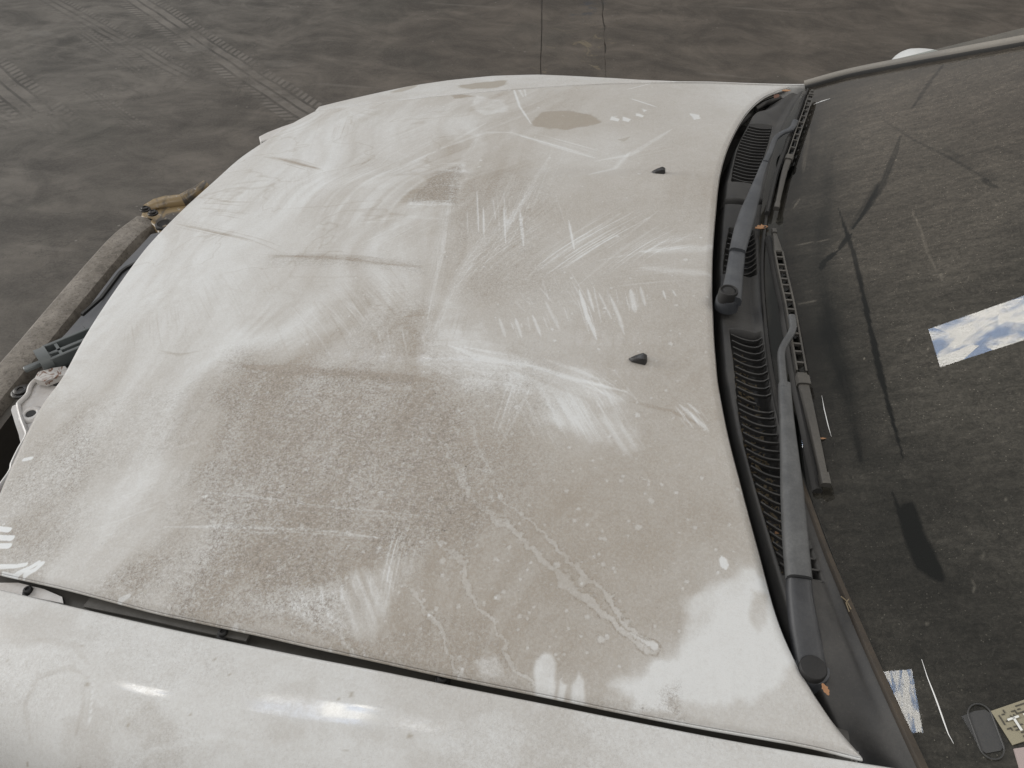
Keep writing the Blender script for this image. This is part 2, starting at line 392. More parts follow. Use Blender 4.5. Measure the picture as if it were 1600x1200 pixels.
def np_mesh(name, V, Q, m, parent, **k):
    me = bpy.data.meshes.new(name); me.vertices.add(len(V)); me.vertices.foreach_set('co', V.astype(np.float32).ravel())
    me.loops.add(Q.size); me.loops.foreach_set('vertex_index', Q.astype(np.int32).ravel())
    me.polygons.add(len(Q)); me.polygons.foreach_set('loop_start', np.arange(0, Q.size, 4, dtype=np.int32))
    try: me.polygons.foreach_set('loop_total', np.full(len(Q), 4, np.int32))
    except Exception: pass
    me.polygons.foreach_set('use_smooth', np.ones(len(Q), bool)); me.update(calc_edges=True); me.validate()
    me.materials.append(m); return link(bpy.data.objects.new(name, me), parent, **k)
def fattr(o, name, A):
    n = len(o.data.vertices); B = np.zeros(n, np.float32); A = np.asarray(A, np.float32).ravel(); B[:len(A)] = A
    if len(A) < n and len(A) == NU*NV: B[len(A):] = np.tile(A[loop], (n-len(A))//Lp)
    a = o.data.attributes.new(name, 'FLOAT', 'POINT'); a.data.foreach_set('value', B)
hood = np_mesh('bonnet', V, Q, M_paint, car, label='white bonnet covered in wiped, streaked beige dust')

# ---- dirt on the bonnet -------------------------------------------------
X, Y = HX, HY

CTRL = [(-0.853, -0.559, 0.3), (-1.036, 0.256, 0.05), (-0.961, -0.093, 0.0), (-0.9, -0.276, 0.1), (-0.825, -0.105, 0.0), (-0.677, -0.163, 0.02), (-0.787, -0.251, 0.15), (-0.679, -0.267, 0.08), (-0.872, -0.396, 0.2), (-0.855, -0.477, 0.3), (-0.777, -0.453, 0.18), (-0.763, -0.396, 0.15), (-0.792, -0.585, 0.5), (-0.719, -0.607, 0.4), (-0.683, -0.55, 0.2), (-0.649, -0.5, 0.12), (-0.614, -0.59, 0.12), (-0.645, -0.65, 0.3), (-0.575, -0.627, 0.5), (-0.557, -0.585, 0.5), (-0.605, -0.446, 0.45), (-0.584, -0.355, 0.65), (-0.62, -0.38, 0.45), (-0.499, -0.44, 0.78), (-0.435, -0.382, 0.8), (-0.369, -0.449, 0.8), (-0.42, -0.528, 0.88), (-0.468, -0.6, 0.78), (-0.502, -0.643, 0.65), (-0.359, -0.588, 0.95), (-0.369, -0.656, 0.7), (-0.274, -0.629, 0.85), (-0.272, -0.512, 0.85), (-0.367, -0.32, 0.75), (-0.309, -0.372, 0.85), (-0.219, -0.414, 0.88), (-0.131, -0.494, 0.92), (-0.071, -0.395, 0.88), (-0.059, -0.524, 0.97), (0.004, -0.474, 0.92), (-0.12, -0.571, 0.97), (-0.171, -0.648, 0.95), (-0.11, -0.638, 0.95), (-0.076, -0.664, 0.75), (-0.051, -0.609, 0.85), (-0.005, -0.567, 0.8), (0.039, -0.588, 0.2), (0.039, -0.614, 0.08), (0.011, -0.644, 0.15), (0.067, -0.669, 0.3), (0.11, -0.684, 0.4), (-0.045, -0.674, 0.3), (-0.103, -0.681, 0.5), (-0.163, -0.685, 0.6), (-0.022, -0.591, 0.85), (0.038, -0.509, 0.85), (-0.017, -0.306, 0.82), (-0.046, -0.202, 0.75), (-0.097, -0.096, 0.7), (-0.047, -0.01, 0.55), (-0.111, 0.074, 0.7), (-0.035, 0.184, 0.75), (-0.076, 0.353, 0.62), (-0.021, 0.508, 0.5), (-0.146, 0.502, 0.62), (0.081, 0.621, 0.25), (-0.29, 0.613, 0.6), (-0.33, 0.439, 0.6), (-0.455, 0.591, 0.55), (-0.59, 0.656, 0.35), (-0.73, 0.607, 0.3), (-0.786, 0.508, 0.12), (-0.662, 0.414, 0.2), (-0.564, 0.463, 0.18), (-0.481, 0.359, 0.6), (-0.421, 0.271, 0.7), (-0.287, 0.194, 0.55), (-0.217, 0.347, 0.35), (-0.24, 0.107, 0.7), (-0.31, 0.026, 0.5), (-0.457, 0.174, 0.72), (-0.573, 0.23, 0.28), (-0.779, 0.343, 0.1), (-0.894, 0.432, 0.08), (-0.863, 0.273, 0.08), (-0.62, 0.115, 0.1), (-0.712, 0.038, 0.1), (-0.522, 0.007, 0.22), (-0.478, 0.045, 0.4), (-0.48, -0.117, 0.25), (-0.504, -0.194, 0.35), (-0.435, -0.192, 0.5), (-0.39, -0.146, 0.4), (-0.339, -0.113, 0.7), (-0.288, -0.079, 0.6), (-0.341, -0.256, 0.4), (-0.285, -0.265, 0.35), (-0.241, -0.309, 0.5), (-0.169, -0.346, 0.5), (-0.114, -0.34, 0.55), (-0.161, -0.289, 0.6), (-0.229, -0.138, 0.5), (-0.193, -0.073, 0.6), (-0.134, -0.172, 0.65), (-0.588, -0.239, 0.12), (-0.521, -0.278, 0.45), (-0.559, -0.305, 0.75), (-0.08, -0.292, 0.8), (0.023, -0.382, 0.7), (0.051, -0.467, 0.7), (0.069, -0.541, 0.35), (-0.718, -0.193, 0.0), (-0.956, 0.004, 0.0), (-0.875, 0.078, 0.03), (-0.746, 0.2, 0.05), (-0.616, 0.751, 0.3), (-0.391, 0.706, 0.5), (-0.16, 0.69, 0.55)]
ca = np.array(CTRL)
num = np.zeros(X.shape); den = np.zeros(X.shape)
wx = X+.05*(N1.fbm(X*9, Y*9, 4)-.5)+.02*(N3.fbm(X*40, Y*40, 3)-.5); wy = Y+.06*(N2.fbm(X*9, Y*9, 4)-.5)+.02*(N4.fbm(X*40, Y*40, 3)-.5)
for cx_, cy_, dv_ in ca:
    k = 1/(((wx-cx_)**2+(wy-cy_)**2)+.0006)**1.6; num += k*dv_; den += k
dust = .13+.85*num/den
dust += .10*(N3.fbm(X*20, Y*20, 5)-.5)
# direction-free faint smears in the wiped front half
sm = N4.fbm(X*22+N1.v(X*6, Y*6)*3, Y*5+N2.v(X*6, Y*6)*2, 4); dust += .66*(sm-.41)*sstep(-.15, -.5, X)
# fine parallel wipe lines whose heading drifts over the panel
hd = 1.2+2.2*(N1.fbm(X*2.2, Y*2.2, 2)-.5); uu = X*np.cos(hd)+Y*np.sin(hd); vv = -X*np.sin(hd)+Y*np.cos(hd)
wl_ = N3.fbm(uu*5, vv*95, 4)-.47; wm = sstep(.42, .62, N2.fbm(X*5+9, Y*5+2, 3)); dust += .38*wl_*wm*(.35+.65*sstep(.1, -.5, X))
rg = np.abs(N4.fbm(X*7+2*N1.fbm(X*6, Y*6, 2), Y*11, 4)-.5); dust += .22*np.exp(-(rg/.012)**2)*sstep(-.35, -.6, X)*sstep(-.25, .05, Y)
grain = .0*X; mud = .0*X; spot = .0*X
# removed (negative) and added (positive) dust: (points, width, amount, softness, streakiness)
STR = [
([(-0.3808, -0.2184), (-0.4032, -0.0994), (-0.4387, 0.1057), (-0.4602, 0.2865), (-0.4594, 0.4017)], 0.04375, -0.2, 0.95, 0.7),
([(-0.4692, 0.2871), (-0.4511, 0.1732), (-0.412, -0.0313), (-0.3888, -0.1906)], 0.00965, -0.14, 0.8, 0.0),
([(-0.4035, 0.1716), (-0.367, 0.0341)], 0.00435, -0.5, 0.9, 0),
([(-0.3786, 0.1154), (-0.3552, 0.0208)], 0.00426, -0.5, 0.9, 0),
([(-0.3427, 0.1153), (-0.3155, 0.0031)], 0.00526, -0.55, 0.9, 0),
([(-0.313, 0.105), (-0.2854, -0.0031)], 0.00833, -0.6, 0.9, 0.3),
([(-0.2267, 0.077), (-0.2046, -0.0097)], 0.00609, -0.55, 0.9, 0.2),
([(-0.4043, 0.105), (-0.3838, 0.0282)], 0.00321, -0.35, 0.9, 0),
([(-0.3008, 0.1936), (-0.3219, 0.0842), (-0.3598, -0.0305), (-0.3704, -0.1456), (-0.3696, -0.2178)], 0.0302, -0.22, 0.9, 0.7),
([(-0.297, 0.32), (-0.3126, 0.148), (-0.3267, 0.0065)], 0.0155, -0.2, 0.9, 0.6),
([(-0.1444, 0.1016), (-0.2048, 0.0117), (-0.2511, -0.0686)], 0.01603, -0.28, 0.9, 0.8),
([(-0.1263, 0.0732), (-0.1814, -0.0134), (-0.214, -0.0581)], 0.00791, -0.22, 0.9, 0.5),
([(-0.0763, 0.0774), (-0.1418, -0.0191), (-0.188, -0.1041)], 0.00779, -0.18, 0.9, 0.5),
([(-0.1662, 0.1104), (-0.2319, -0.0078), (-0.2658, -0.0938)], 0.01199, -0.18, 0.9, 0.8),
([(-0.0839, 0.1163), (-0.1237, 0.0449), (-0.1631, -0.0033)], 0.00708, -0.22, 0.9, 0.5),
([(-0.0502, 0.0516), (-0.0949, -0.0064), (-0.1685, -0.0382)], 0.00783, -0.2, 0.9, 0.6),
([(-0.1045, -0.0072), (-0.0103, 0.0112), (0.0082, 0.0309)], 0.02528, -0.3, 0.9, 0.4),
([(-0.1824, -0.1113), (-0.1663, -0.1613), (-0.1441, -0.2174)], 0.00803, -0.75, 0.7, 0.4),
([(-0.172, -0.1058), (-0.1548, -0.1602)], 0.00637, -0.5, 0.8, 0.4),
([(-0.154, -0.1164), (-0.1296, -0.1717)], 0.0054, -0.4, 0.8, 0.4),
([(-0.1384, -0.118), (-0.1184, -0.1705), (-0.109, -0.2032)], 0.00708, -0.5, 0.8, 0.4),
([(-0.1098, -0.1047), (-0.0989, -0.1546)], 0.01442, -0.6, 0.8, 0.7),
([(-0.097, -0.0958), (-0.0862, -0.139)], 0.00725, -0.45, 0.8, 0.5),
([(-0.0651, -0.1), (-0.0592, -0.1216)], 0.00453, -0.5, 0.8, 0.2),
([(-0.0517, -0.0985), (-0.0456, -0.1127)], 0.00453, -0.45, 0.8, 0.2),
([(-0.2621, -0.1833), (-0.2452, -0.2228)], 0.00708, -0.45, 0.8, 0.4),
([(-0.2391, -0.1745), (-0.2195, -0.218)], 0.00619, -0.45, 0.8, 0.4),
([(-0.2848, -0.1848), (-0.2671, -0.2246)], 0.00711, -0.35, 0.8, 0.4),
([(-0.2293, -0.1375), (-0.1953, -0.2052)], 0.00717, -0.3, 0.8, 0.5),
([(-0.344, -0.2432), (-0.2848, -0.2647), (-0.2227, -0.2717), (-0.1611, -0.2895), (-0.0947, -0.3047)], 0.01342, -0.38, 0.9, 0.4),
([(-0.0298, -0.3182), (-0.0115, -0.3369), (0.0063, -0.3568)], 0.00922, -0.6, 0.8, 0.6),
([(-0.02, -0.3147), (-0.0042, -0.3306)], 0.00621, -0.5, 0.8, 0.5),
([(-0.035, -0.3211), (-0.0228, -0.3364)], 0.00465, -0.4, 0.8, 0.5),
([(-0.3222, -0.4638), (-0.3253, -0.5096), (-0.3203, -0.5676), (-0.3051, -0.6403)], 0.03102, -0.17, 0.98, 0.8),
([(-0.2161, -0.3069), (-0.2273, -0.3743), (-0.237, -0.421)], 0.00708, -0.25, 0.9, 0.5),
([(-0.6015, -0.5117), (-0.5087, -0.514), (-0.4082, -0.5184), (-0.3456, -0.518), (-0.2937, -0.519)], 0.00446, -0.32, 0.9, 0.3),
([(-0.4686, -0.5287), (-0.374, -0.5254), (-0.3138, -0.5222)], 0.00292, -0.25, 0.9, 0.2),
([(-0.6069, -0.5647), (-0.5062, -0.5542), (-0.4116, -0.55), (-0.3417, -0.5523)], 0.00656, -0.36, 0.9, 0.3),
([(-0.4885, -0.5569), (-0.3641, -0.5532), (-0.3054, -0.5496)], 0.00286, -0.25, 0.9, 0),
([(-0.2758, -0.3739), (-0.2657, -0.4092), (-0.2334, -0.454)], 0.00691, -0.2, 0.9, 0.2),
([(-0.6668, -0.2806), (-0.6536, -0.3452), (-0.6562, -0.4047), (-0.6647, -0.4546)], 0.02094, -0.1, 0.95, 0.4),
([(-0.6602, -0.4491), (-0.6288, -0.4369)], 0.0116, -0.14, 0.95, 0.2),
([(-0.4522, 0.7158), (-0.4044, 0.5658), (-0.361, 0.467)], 0.00692, -0.5, 0.6, 0),
([(-0.4641, 0.7737), (-0.4074, 0.6243)], 0.01316, -0.35, 0.8, 0.3),
([(-0.4382, 0.7595), (-0.4016, 0.6236)], 0.00873, -0.35, 0.8, 0.2),
([(-0.1733, 0.6016), (-0.1132, 0.5509)], 0.00533, -0.5, 0.6, 0),
([(-0.1848, 0.6569), (-0.1328, 0.6983)], 0.00419, -0.4, 0.6, 0),
([(-0.287, 0.749), (-0.24, 0.7184)], 0.01161, -0.6, 0.5, 0),
([(-0.6737, 0.0345), (-0.6346, 0.1868), (-0.5824, 0.3405), (-0.5355, 0.4102)], 0.02924, -0.12, 0.9, 0.6),
([(-0.6159, 0.0107), (-0.5993, 0.0919)], 0.01545, -0.1, 0.9, 0.6),
([(-0.5954, 0.2588), (-0.5316, 0.349), (-0.4585, 0.4827)], 0.01784, -0.2, 0.9, 0.5),
([(-0.2099, 0.2935), (-0.1488, 0.3219), (-0.0797, 0.4401)], 0.0191, -0.28, 0.95, 0.5),
([(-0.2134, 0.2306), (-0.172, 0.2639), (-0.15, 0.3353)], 0.01846, -0.3, 0.95, 0.5),
([(-0.3927, 0.4273), (-0.3041, 0.3624), (-0.2115, 0.3066)], 0.01476, -0.3, 0.95, 0.5),
([(-0.5222, 0.3627), (-0.4467, 0.4319), (-0.3927, 0.4273)], 0.01799, -0.25, 0.95, 0.3),
([(0.0095, -0.0527), (-0.0543, -0.0522), (-0.1009, -0.0489)], 0.02438, -0.22, 0.95, 0.3),
([(-0.3551, -0.3307), (-0.3018, -0.3029), (-0.2407, -0.3093)], 0.0083, -0.18, 0.9, 0.3),
([(-0.5912, 0.0701), (-0.5024, 0.0866), (-0.43, 0.0741)], 0.01756, -0.12, 0.9, 0.4),
([(0.0241, -0.5246), (0.0282, -0.5389)], 0.00915, -0.75, 0.35, 0),
([(-0.7218, -0.0212), (-0.6223, -0.031), (-0.5239, -0.0523), (-0.4334, -0.0665)], 0.01251, 0.2, 0.98, 0.2),
([(-0.7364, -0.0162), (-0.6582, -0.0291)], 0.00648, 0.14, 0.95, 0),
([(-0.5462, -0.0518), (-0.445, -0.0632)], 0.0061, 0.1, 0.95, 0),
([(-0.9914, 0.1192), (-0.8876, 0.0749), (-0.7787, 0.0316)], 0.0071, 0.32, 0.9, 0),
([(-0.7787, 0.0316), (-0.7013, -0.0131)], 0.00444, 0.15, 0.9, 0),
([(-1.152, 0.2867), (-0.9822, 0.217), (-0.8804, 0.1919)], 0.00915, 0.16, 0.9, 0),
([(-0.974, 0.1767), (-0.8859, 0.1484)], 0.00748, 0.2, 0.9, 0),
([(-0.9585, 0.1251), (-0.9173, 0.1538), (-0.8266, 0.1274)], 0.00489, 0.14, 0.9, 0),
([(-0.935, 0.394), (-0.8601, 0.36), (-0.7486, 0.2883)], 0.01337, 0.3, 0.95, 0),
([(-0.889, 0.3729), (-0.8151, 0.3264), (-0.7569, 0.2982)], 0.00661, 0.5, 0.9, 0),
([(-0.9736, 0.2152), (-0.9062, 0.1864), (-0.8469, 0.1761)], 0.00629, 0.3, 0.9, 0),
([(-0.7199, -0.0252), (-0.5743, -0.0366), (-0.4345, -0.0631)], 0.02295, 0.2, 0.98, 0.2),
([(-0.7918, -0.2624), (-0.7517, -0.2732), (-0.7186, -0.2638)], 0.00763, 0.22, 0.9, 0),
([(-0.8056, -0.2678), (-0.7312, -0.2706)], 0.00382, 0.14, 0.9, 0),
([(-0.7876, -0.2214), (-0.8323, -0.156)], 0.03033, 0.09, 0.95, 0.6),
([(-0.8106, -0.2503), (-0.8536, -0.171)], 0.02208, 0.09, 0.95, 0.6),
([(-0.6329, -0.2963), (-0.541, -0.3006), (-0.4538, -0.3045), (-0.3526, -0.3092)], 0.02803, 0.4, 0.98, 0),
([(-0.679, -0.2874), (-0.5926, -0.2956)], 0.00912, 0.18, 0.95, 0),
([(-0.8809, 0.2495), (-0.8554, 0.1435)], 0.05003, 0.06, 0.95, 0.5),
([(-0.6541, 0.3506), (-0.6756, 0.2963)], 0.01535, 0.18, 0.95, 0.2),
([(-0.8107, 0.59), (-0.7792, 0.471)], 0.01436, 0.1, 0.9, 0.5),
([(-0.0073, -0.3466), (-0.0383, -0.3301), (-0.0892, -0.3206)], 0.01086, 0.22, 0.95, 0.2),
([(0.0574, -0.4658), (0.037, -0.3799), (0.0175, -0.2897)], 0.00737, -0.28, 0.95, 0),
([(0.0833, -0.5805), (0.0695, -0.5265), (0.0574, -0.4658)], 0.00781, -0.22, 0.95, 0),
([(0.1446, -0.6996), (0.0668, -0.6971), (-0.0151, -0.6977), (-0.1008, -0.6982), (-0.2231, -0.694), (-0.377, -0.6809), (-0.5108, -0.6697)], 0.00716, -0.5, 0.95, 0),
([(-0.5263, -0.335), (-0.4647, -0.3727)], 0.00339, -0.15, 0.9, 0),
([(-0.2081, -0.258), (-0.1637, -0.2719), (-0.1116, -0.2954)], 0.00828, -0.2, 0.9, 0.4)]
for (pts, wd, amt, soft, strk) in STR: stroke(dust, X, Y, pts, wd, amt*(1.2 if amt < 0 else 1.0), soft, strk)
# (polygon, edge softness, amount, streak angle, streakiness, streak frequency)
PAT = [
([(-0.4653, -0.6387), (-0.4048, -0.6226), (-0.3189, -0.5985), (-0.2972, -0.6392), (-0.3258, -0.6604), (-0.3926, -0.6518), (-0.4443, -0.651)], 0.00933, -0.36, -0.919, 0.7, 160),
([(-0.3333, -0.5771), (-0.3006, -0.5652), (-0.2915, -0.5949), (-0.3051, -0.6403), (-0.3244, -0.6141)], 0.01079, -0.14, -1.258, 0.8, 180),
([(-0.1998, -0.3052), (-0.1562, -0.3232), (-0.105, -0.3547), (-0.0734, -0.366), (-0.0817, -0.3969), (-0.1252, -0.3778), (-0.1645, -0.3724), (-0.196, -0.3495)], 0.01089, -0.36, -1.005, 0.75, 160),
([(-0.2505, -0.2619), (-0.1883, -0.2745), (-0.1195, -0.2963), (-0.1091, -0.3176), (-0.1817, -0.3148), (-0.2489, -0.31)], 0.01148, -0.28, -0.397, 0.6, 150),
([(-0.0077, -0.5713), (0.0196, -0.549), (0.0507, -0.5294), (0.0718, -0.5654), (0.091, -0.6117), (0.0815, -0.6438), (0.0284, -0.6703), (-0.011, -0.6742), (-0.0299, -0.6506), (-0.0078, -0.6281), (-0.0031, -0.6013)], 0.00734, -0.52, 0.911, 0.35, 40),
([(-0.0191, -0.6363), (-0.0471, -0.6565), (-0.0684, -0.6782), (-0.0447, -0.6829), (-0.0111, -0.6713)], 0.00591, -0.45, None, 0, 0),
([(-0.144, -0.663), (-0.1379, -0.6557), (-0.1267, -0.6634), (-0.1213, -0.6958), (-0.1368, -0.6954), (-0.1418, -0.6812)], 0.0024, -0.55, None, 0, 0),
([(-0.1189, -0.6775), (-0.1123, -0.6813), (-0.1116, -0.6971), (-0.1178, -0.6952)], 0.00177, -0.5, None, 0, 0),
([(-0.1022, -0.6687), (-0.0954, -0.6749), (-0.0906, -0.6965), (-0.1039, -0.6976), (-0.1075, -0.6817)], 0.00236, -0.5, None, 0, 0),
([(-0.1996, -0.6748), (-0.1827, -0.6659), (-0.1691, -0.6856), (-0.1867, -0.6896)], 0.00304, -0.3, None, 0, 0),
([(-0.0382, -0.6581), (-0.0229, -0.6675), (-0.0185, -0.6899), (-0.0493, -0.6941), (-0.046, -0.6684)], 0.00351, -0.4, None, 0, 0),
([(0.0494, -0.555), (0.064, -0.5632), (0.0685, -0.5829), (0.0565, -0.6046), (0.0506, -0.5858)], 0.00436, 0.5, None, 0, 0),
([(0.0272, -0.6158), (0.0329, -0.6019), (0.0448, -0.6129), (0.0392, -0.6388)], 0.00545, 0.14, None, 0, 0),
([(-0.4156, -0.1917), (-0.3586, -0.1892), (-0.2818, -0.2389), (-0.2455, -0.286), (-0.3118, -0.2977), (-0.3683, -0.2707)], 0.01925, -0.3, 0.07, 0.6, 120),
([(-0.494, 0.2624), (-0.4602, 0.2865), (-0.4306, 0.1272), (-0.4533, 0.1169), (-0.5361, 0.1364)], 0.0104, 0.24, -0.051, 0.5, 200),
([(-0.5148, 0.2909), (-0.4585, 0.2945), (-0.4399, 0.2459), (-0.4888, 0.2439)], 0.00362, -0.2, -0.069, 0.9, 220),
([(-0.522, 0.1492), (-0.4477, 0.1388), (-0.4202, 0.1226), (-0.512, 0.1172)], 0.00337, -0.3, 3.098, 0.9, 220),
([(-0.3622, 0.4738), (-0.3445, 0.524), (-0.306, 0.5357), (-0.2493, 0.5088), (-0.2211, 0.4682), (-0.2539, 0.4461), (-0.2781, 0.4372), (-0.3458, 0.4562)], 0.0052, 0.45, None, 0, 0),
([(-0.5961, 0.7367), (-0.5509, 0.7446), (-0.474, 0.7472), (-0.4717, 0.7013), (-0.507, 0.6902), (-0.5634, 0.7018)], 0.00299, 0.8, None, 0, 0),
([(-0.7547, 0.7356), (-0.7018, 0.7662), (-0.6988, 0.7463), (-0.7289, 0.7229)], 0.0031, 0.7, None, 0, 0),
([(-0.6024, 0.7019), (-0.562, 0.6667), (-0.5256, 0.6427), (-0.571, 0.6433)], 0.00293, 0.5, None, 0, 0),
([(-0.203, 0.5012), (-0.185, 0.4878), (-0.1888, 0.4747), (-0.2034, 0.4812)], 0.00154, -0.7, None, 0, 0),
([(-0.1774, 0.5013), (-0.1597, 0.4881), (-0.1636, 0.4749), (-0.178, 0.4813)], 0.00154, -0.6, None, 0, 0),
([(-0.1561, 0.5219), (-0.1382, 0.5053), (-0.1415, 0.4985), (-0.1563, 0.5083)], 0.00155, -0.6, None, 0, 0),
([(-0.0458, 0.5196), (-0.0307, 0.5139), (-0.0279, 0.4943), (-0.0424, 0.4867)], 0.0019, -0.6, None, 0, 0),
([(-0.1462, 0.543), (-0.1351, 0.5327), (-0.1423, 0.5256)], 0.00157, -0.5, None, 0, 0),
([(-0.287, 0.749), (-0.2203, 0.7353), (-0.2319, 0.7092), (-0.2762, 0.7209)], 0.00289, -0.7, None, 0, 0),
([(-0.5256, 0.6427), (-0.4446, 0.6093), (-0.4233, 0.5421), (-0.4686, 0.5259), (-0.5177, 0.5814)], 0.00559, -0.3, -0.54, 0.3, 80),
([(-1.102, -0.2632), (-1.0033, -0.2704), (-0.8924, -0.3837), (-0.8938, -0.4553)], 0.00964, 0.1, None, 0, 0),
([(-0.4642, -0.2219), (-0.4148, -0.1623), (-0.368, -0.1897), (-0.3907, -0.272), (-0.4408, -0.2617)], 0.01449, 0.22, 0.967, 0.4, 120)]
for (poly, soft, amt, ang, strk, fr) in PAT: patch(dust, X, Y, poly, amt*(1.12 if amt < 0 else 1.2), soft, ang, strk, fr or 140, .9)
# hair-fine wipe marks: (path, width of the swath, amount, hairs, hair width px)
BR = [
([(-0.1137, 0.1038), (-0.1936, 0.0034), (-0.2562, -0.0932)], 0.06362, -0.34, 30, 2.4),
([(-0.2439, 0.0663), (-0.3087, -0.029), (-0.3704, -0.1456)], 0.06943, -0.22, 30, 2.4),
([(-0.0462, 0.0708), (-0.1052, 0.0014), (-0.1624, -0.0864)], 0.03897, -0.26, 18, 2.2),
([(-0.3116, 0.3342), (-0.3177, 0.0641), (-0.3433, -0.0975), (-0.3604, -0.2173)], 0.06599, -0.2, 30, 2.6),
([(-0.4439, -0.2127), (-0.4153, -0.276)], 0.07161, -0.3, 16, 3),
([(-0.3168, -0.4999), (-0.3147, -0.5669), (-0.3051, -0.6403)], 0.03039, -0.16, 40, 2.0),
([(-0.3879, -0.6093), (-0.3651, -0.6525)], 0.14051, -0.15, 110, 2.2),
([(-0.1755, -0.3027), (-0.1183, -0.4018)], 0.10162, -0.2, 60, 2.2),
([(-0.1637, -0.2719), (-0.0838, -0.3362)], 0.0483, -0.16, 24, 2.2),
([(-0.0223, -0.315), (0.0034, -0.3572)], 0.03227, -0.5, 9, 2.4),
([(-0.2331, -0.2968), (-0.237, -0.421)], 0.01745, -0.25, 9, 2),
([(-0.55, -0.1003), (-0.4287, -0.2411)], 0.16145, 0.13, 60, 2.6),
([(-0.5653, -0.1167), (-0.4359, -0.2482)], 0.1418, -0.14, 50, 2.6),
([(-0.8179, -0.0513), (-0.6597, -0.2315)], 0.15326, 0.07, 60, 2.6),
([(-0.8729, -0.1498), (-0.7964, -0.2623)], 0.09063, 0.14, 36, 2.4),
([(-0.8123, 0.6064), (-0.7471, 0.3791)], 0.12686, 0.14, 36, 2.4),
([(-0.8963, 0.2801), (-0.8349, 0.117)], 0.11263, 0.07, 30, 2.4),
([(-0.8123, 0.32), (-0.7125, 0.1244)], 0.11168, 0.06, 30, 2.2),
([(-0.7273, 0.794), (-0.7552, 0.6348)], 0.07693, 0.14, 20, 2),
([(-0.4853, 0.1796), (-0.4236, 0.1722)], 0.0733, -0.4, 12, 2.6),
([(-0.5145, 0.272), (-0.4464, 0.2618)], 0.02892, -0.4, 6, 2.4),
([(-0.5177, 0.1353), (-0.4434, 0.1232)], 0.01797, -0.4, 6, 2),
([(-0.1049, -0.0021), (0.0005, 0.0407)], 0.04311, -0.26, 18, 2.4),
([(-0.1532, -0.0856), (-0.0088, -0.047)], 0.05607, -0.16, 18, 2.4),
([(-0.7539, 0.1293), (-0.6647, 0.2673), (-0.5355, 0.4102)], 0.07463, -0.1, 24, 2.4),
([(-0.5543, -0.0299), (-0.4387, 0.1057)], 0.0858, -0.1, 26, 2.4),
([(-0.392, -0.0659), (-0.2934, 0.1053), (-0.245, 0.293)], 0.08634, 0.1, 26, 2.4),
([(-0.2305, -0.0755), (-0.1776, -0.1763)], 0.13809, -0.22, 22, 2.6),
([(-0.3512, 0.1706), (-0.3041, -0.002)], 0.13861, -0.28, 14, 2),
([(-0.183, -0.1067), (-0.1497, -0.2205)], 0.05354, -0.35, 8, 2.4),
([(-0.097, -0.0958), (-0.0833, -0.1529)], 0.08119, -0.34, 9, 2.2),
([(-0.2513, -0.1683), (-0.2273, -0.224)], 0.07978, -0.4, 9, 2.4),
([(-0.3423, -0.2497), (-0.2322, -0.2665)], 0.043, -0.22, 18, 2.4),
([(-0.3967, -0.2529), (-0.2712, -0.3237)], 0.0511, -0.14, 18, 2.4),
([(-0.5105, -0.1489), (-0.4164, -0.1238)], 0.07712, 0.1, 22, 2.2),
([(-0.4544, -0.193), (-0.372, -0.1754)], 0.04631, 0.14, 16, 2.2),
([(-0.3568, -0.16), (-0.346, -0.2692)], 0.05381, 0.12, 18, 2.2),
([(-0.6059, -0.512), (-0.2995, -0.5197)], 0.01797, -0.2, 5, 2),
([(-0.6069, -0.5647), (-0.3209, -0.5474)], 0.01894, -0.2, 7, 2.4),
([(-0.7004, 0.5236), (-0.4946, 0.6371)], 0.0569, -0.14, 14, 2.2),
([(-0.3927, 0.4273), (-0.1752, 0.2944)], 0.05387, -0.22, 16, 2.4),
([(-0.1546, 0.3216), (-0.0188, 0.3997)], 0.07136, -0.14, 16, 2.4),
([(-0.2171, 0.5721), (-0.0353, 0.6134)], 0.08034, -0.08, 16, 2.2),
([(-0.935, 0.394), (-0.8486, 0.3513), (-0.7473, 0.2853)], 0.02934, 0.3, 16, 2.0),
([(-0.8804, 0.3709), (-0.7574, 0.2926)], 0.01584, 0.4, 10, 2.0),
([(-1.0164, 0.1287), (-0.8802, 0.0738), (-0.7698, 0.0266), (-0.6861, -0.0199)], 0.02781, 0.26, 22, 2.0),
([(-0.9788, 0.2058), (-0.8461, 0.1662)], 0.02511, 0.26, 12, 2.0),
([(-0.9564, 0.1414), (-0.9064, 0.1471), (-0.8136, 0.1094)], 0.02194, 0.2, 12, 2.0),
([(-1.1624, 0.2897), (-0.9856, 0.223)], 0.03484, 0.16, 14, 2),
([(-0.7325, -0.0242), (-0.5743, -0.0366), (-0.4282, -0.0665)], 0.0313, 0.16, 26, 2.2),
([(-0.5049, -0.1643), (-0.4024, -0.1708)], 0.0151, 0.2, 8, 2),
([(-0.6449, 0.3641), (-0.6668, 0.273)], 0.07645, 0.16, 20, 2),
([(-0.573, 0.3107), (-0.4834, 0.2695)], 0.03688, 0.16, 10, 2),
([(-0.6048, -0.4464), (-0.5897, -0.5251)], 0.09534, -0.1, 20, 2.6),
([(-0.7252, -0.5714), (-0.6172, -0.5079)], 0.08594, -0.08, 24, 3),
([(-0.8502, -0.4548), (-0.8034, -0.3334)], 0.10783, 0.06, 30, 2.4)]
rb = random.Random(21)
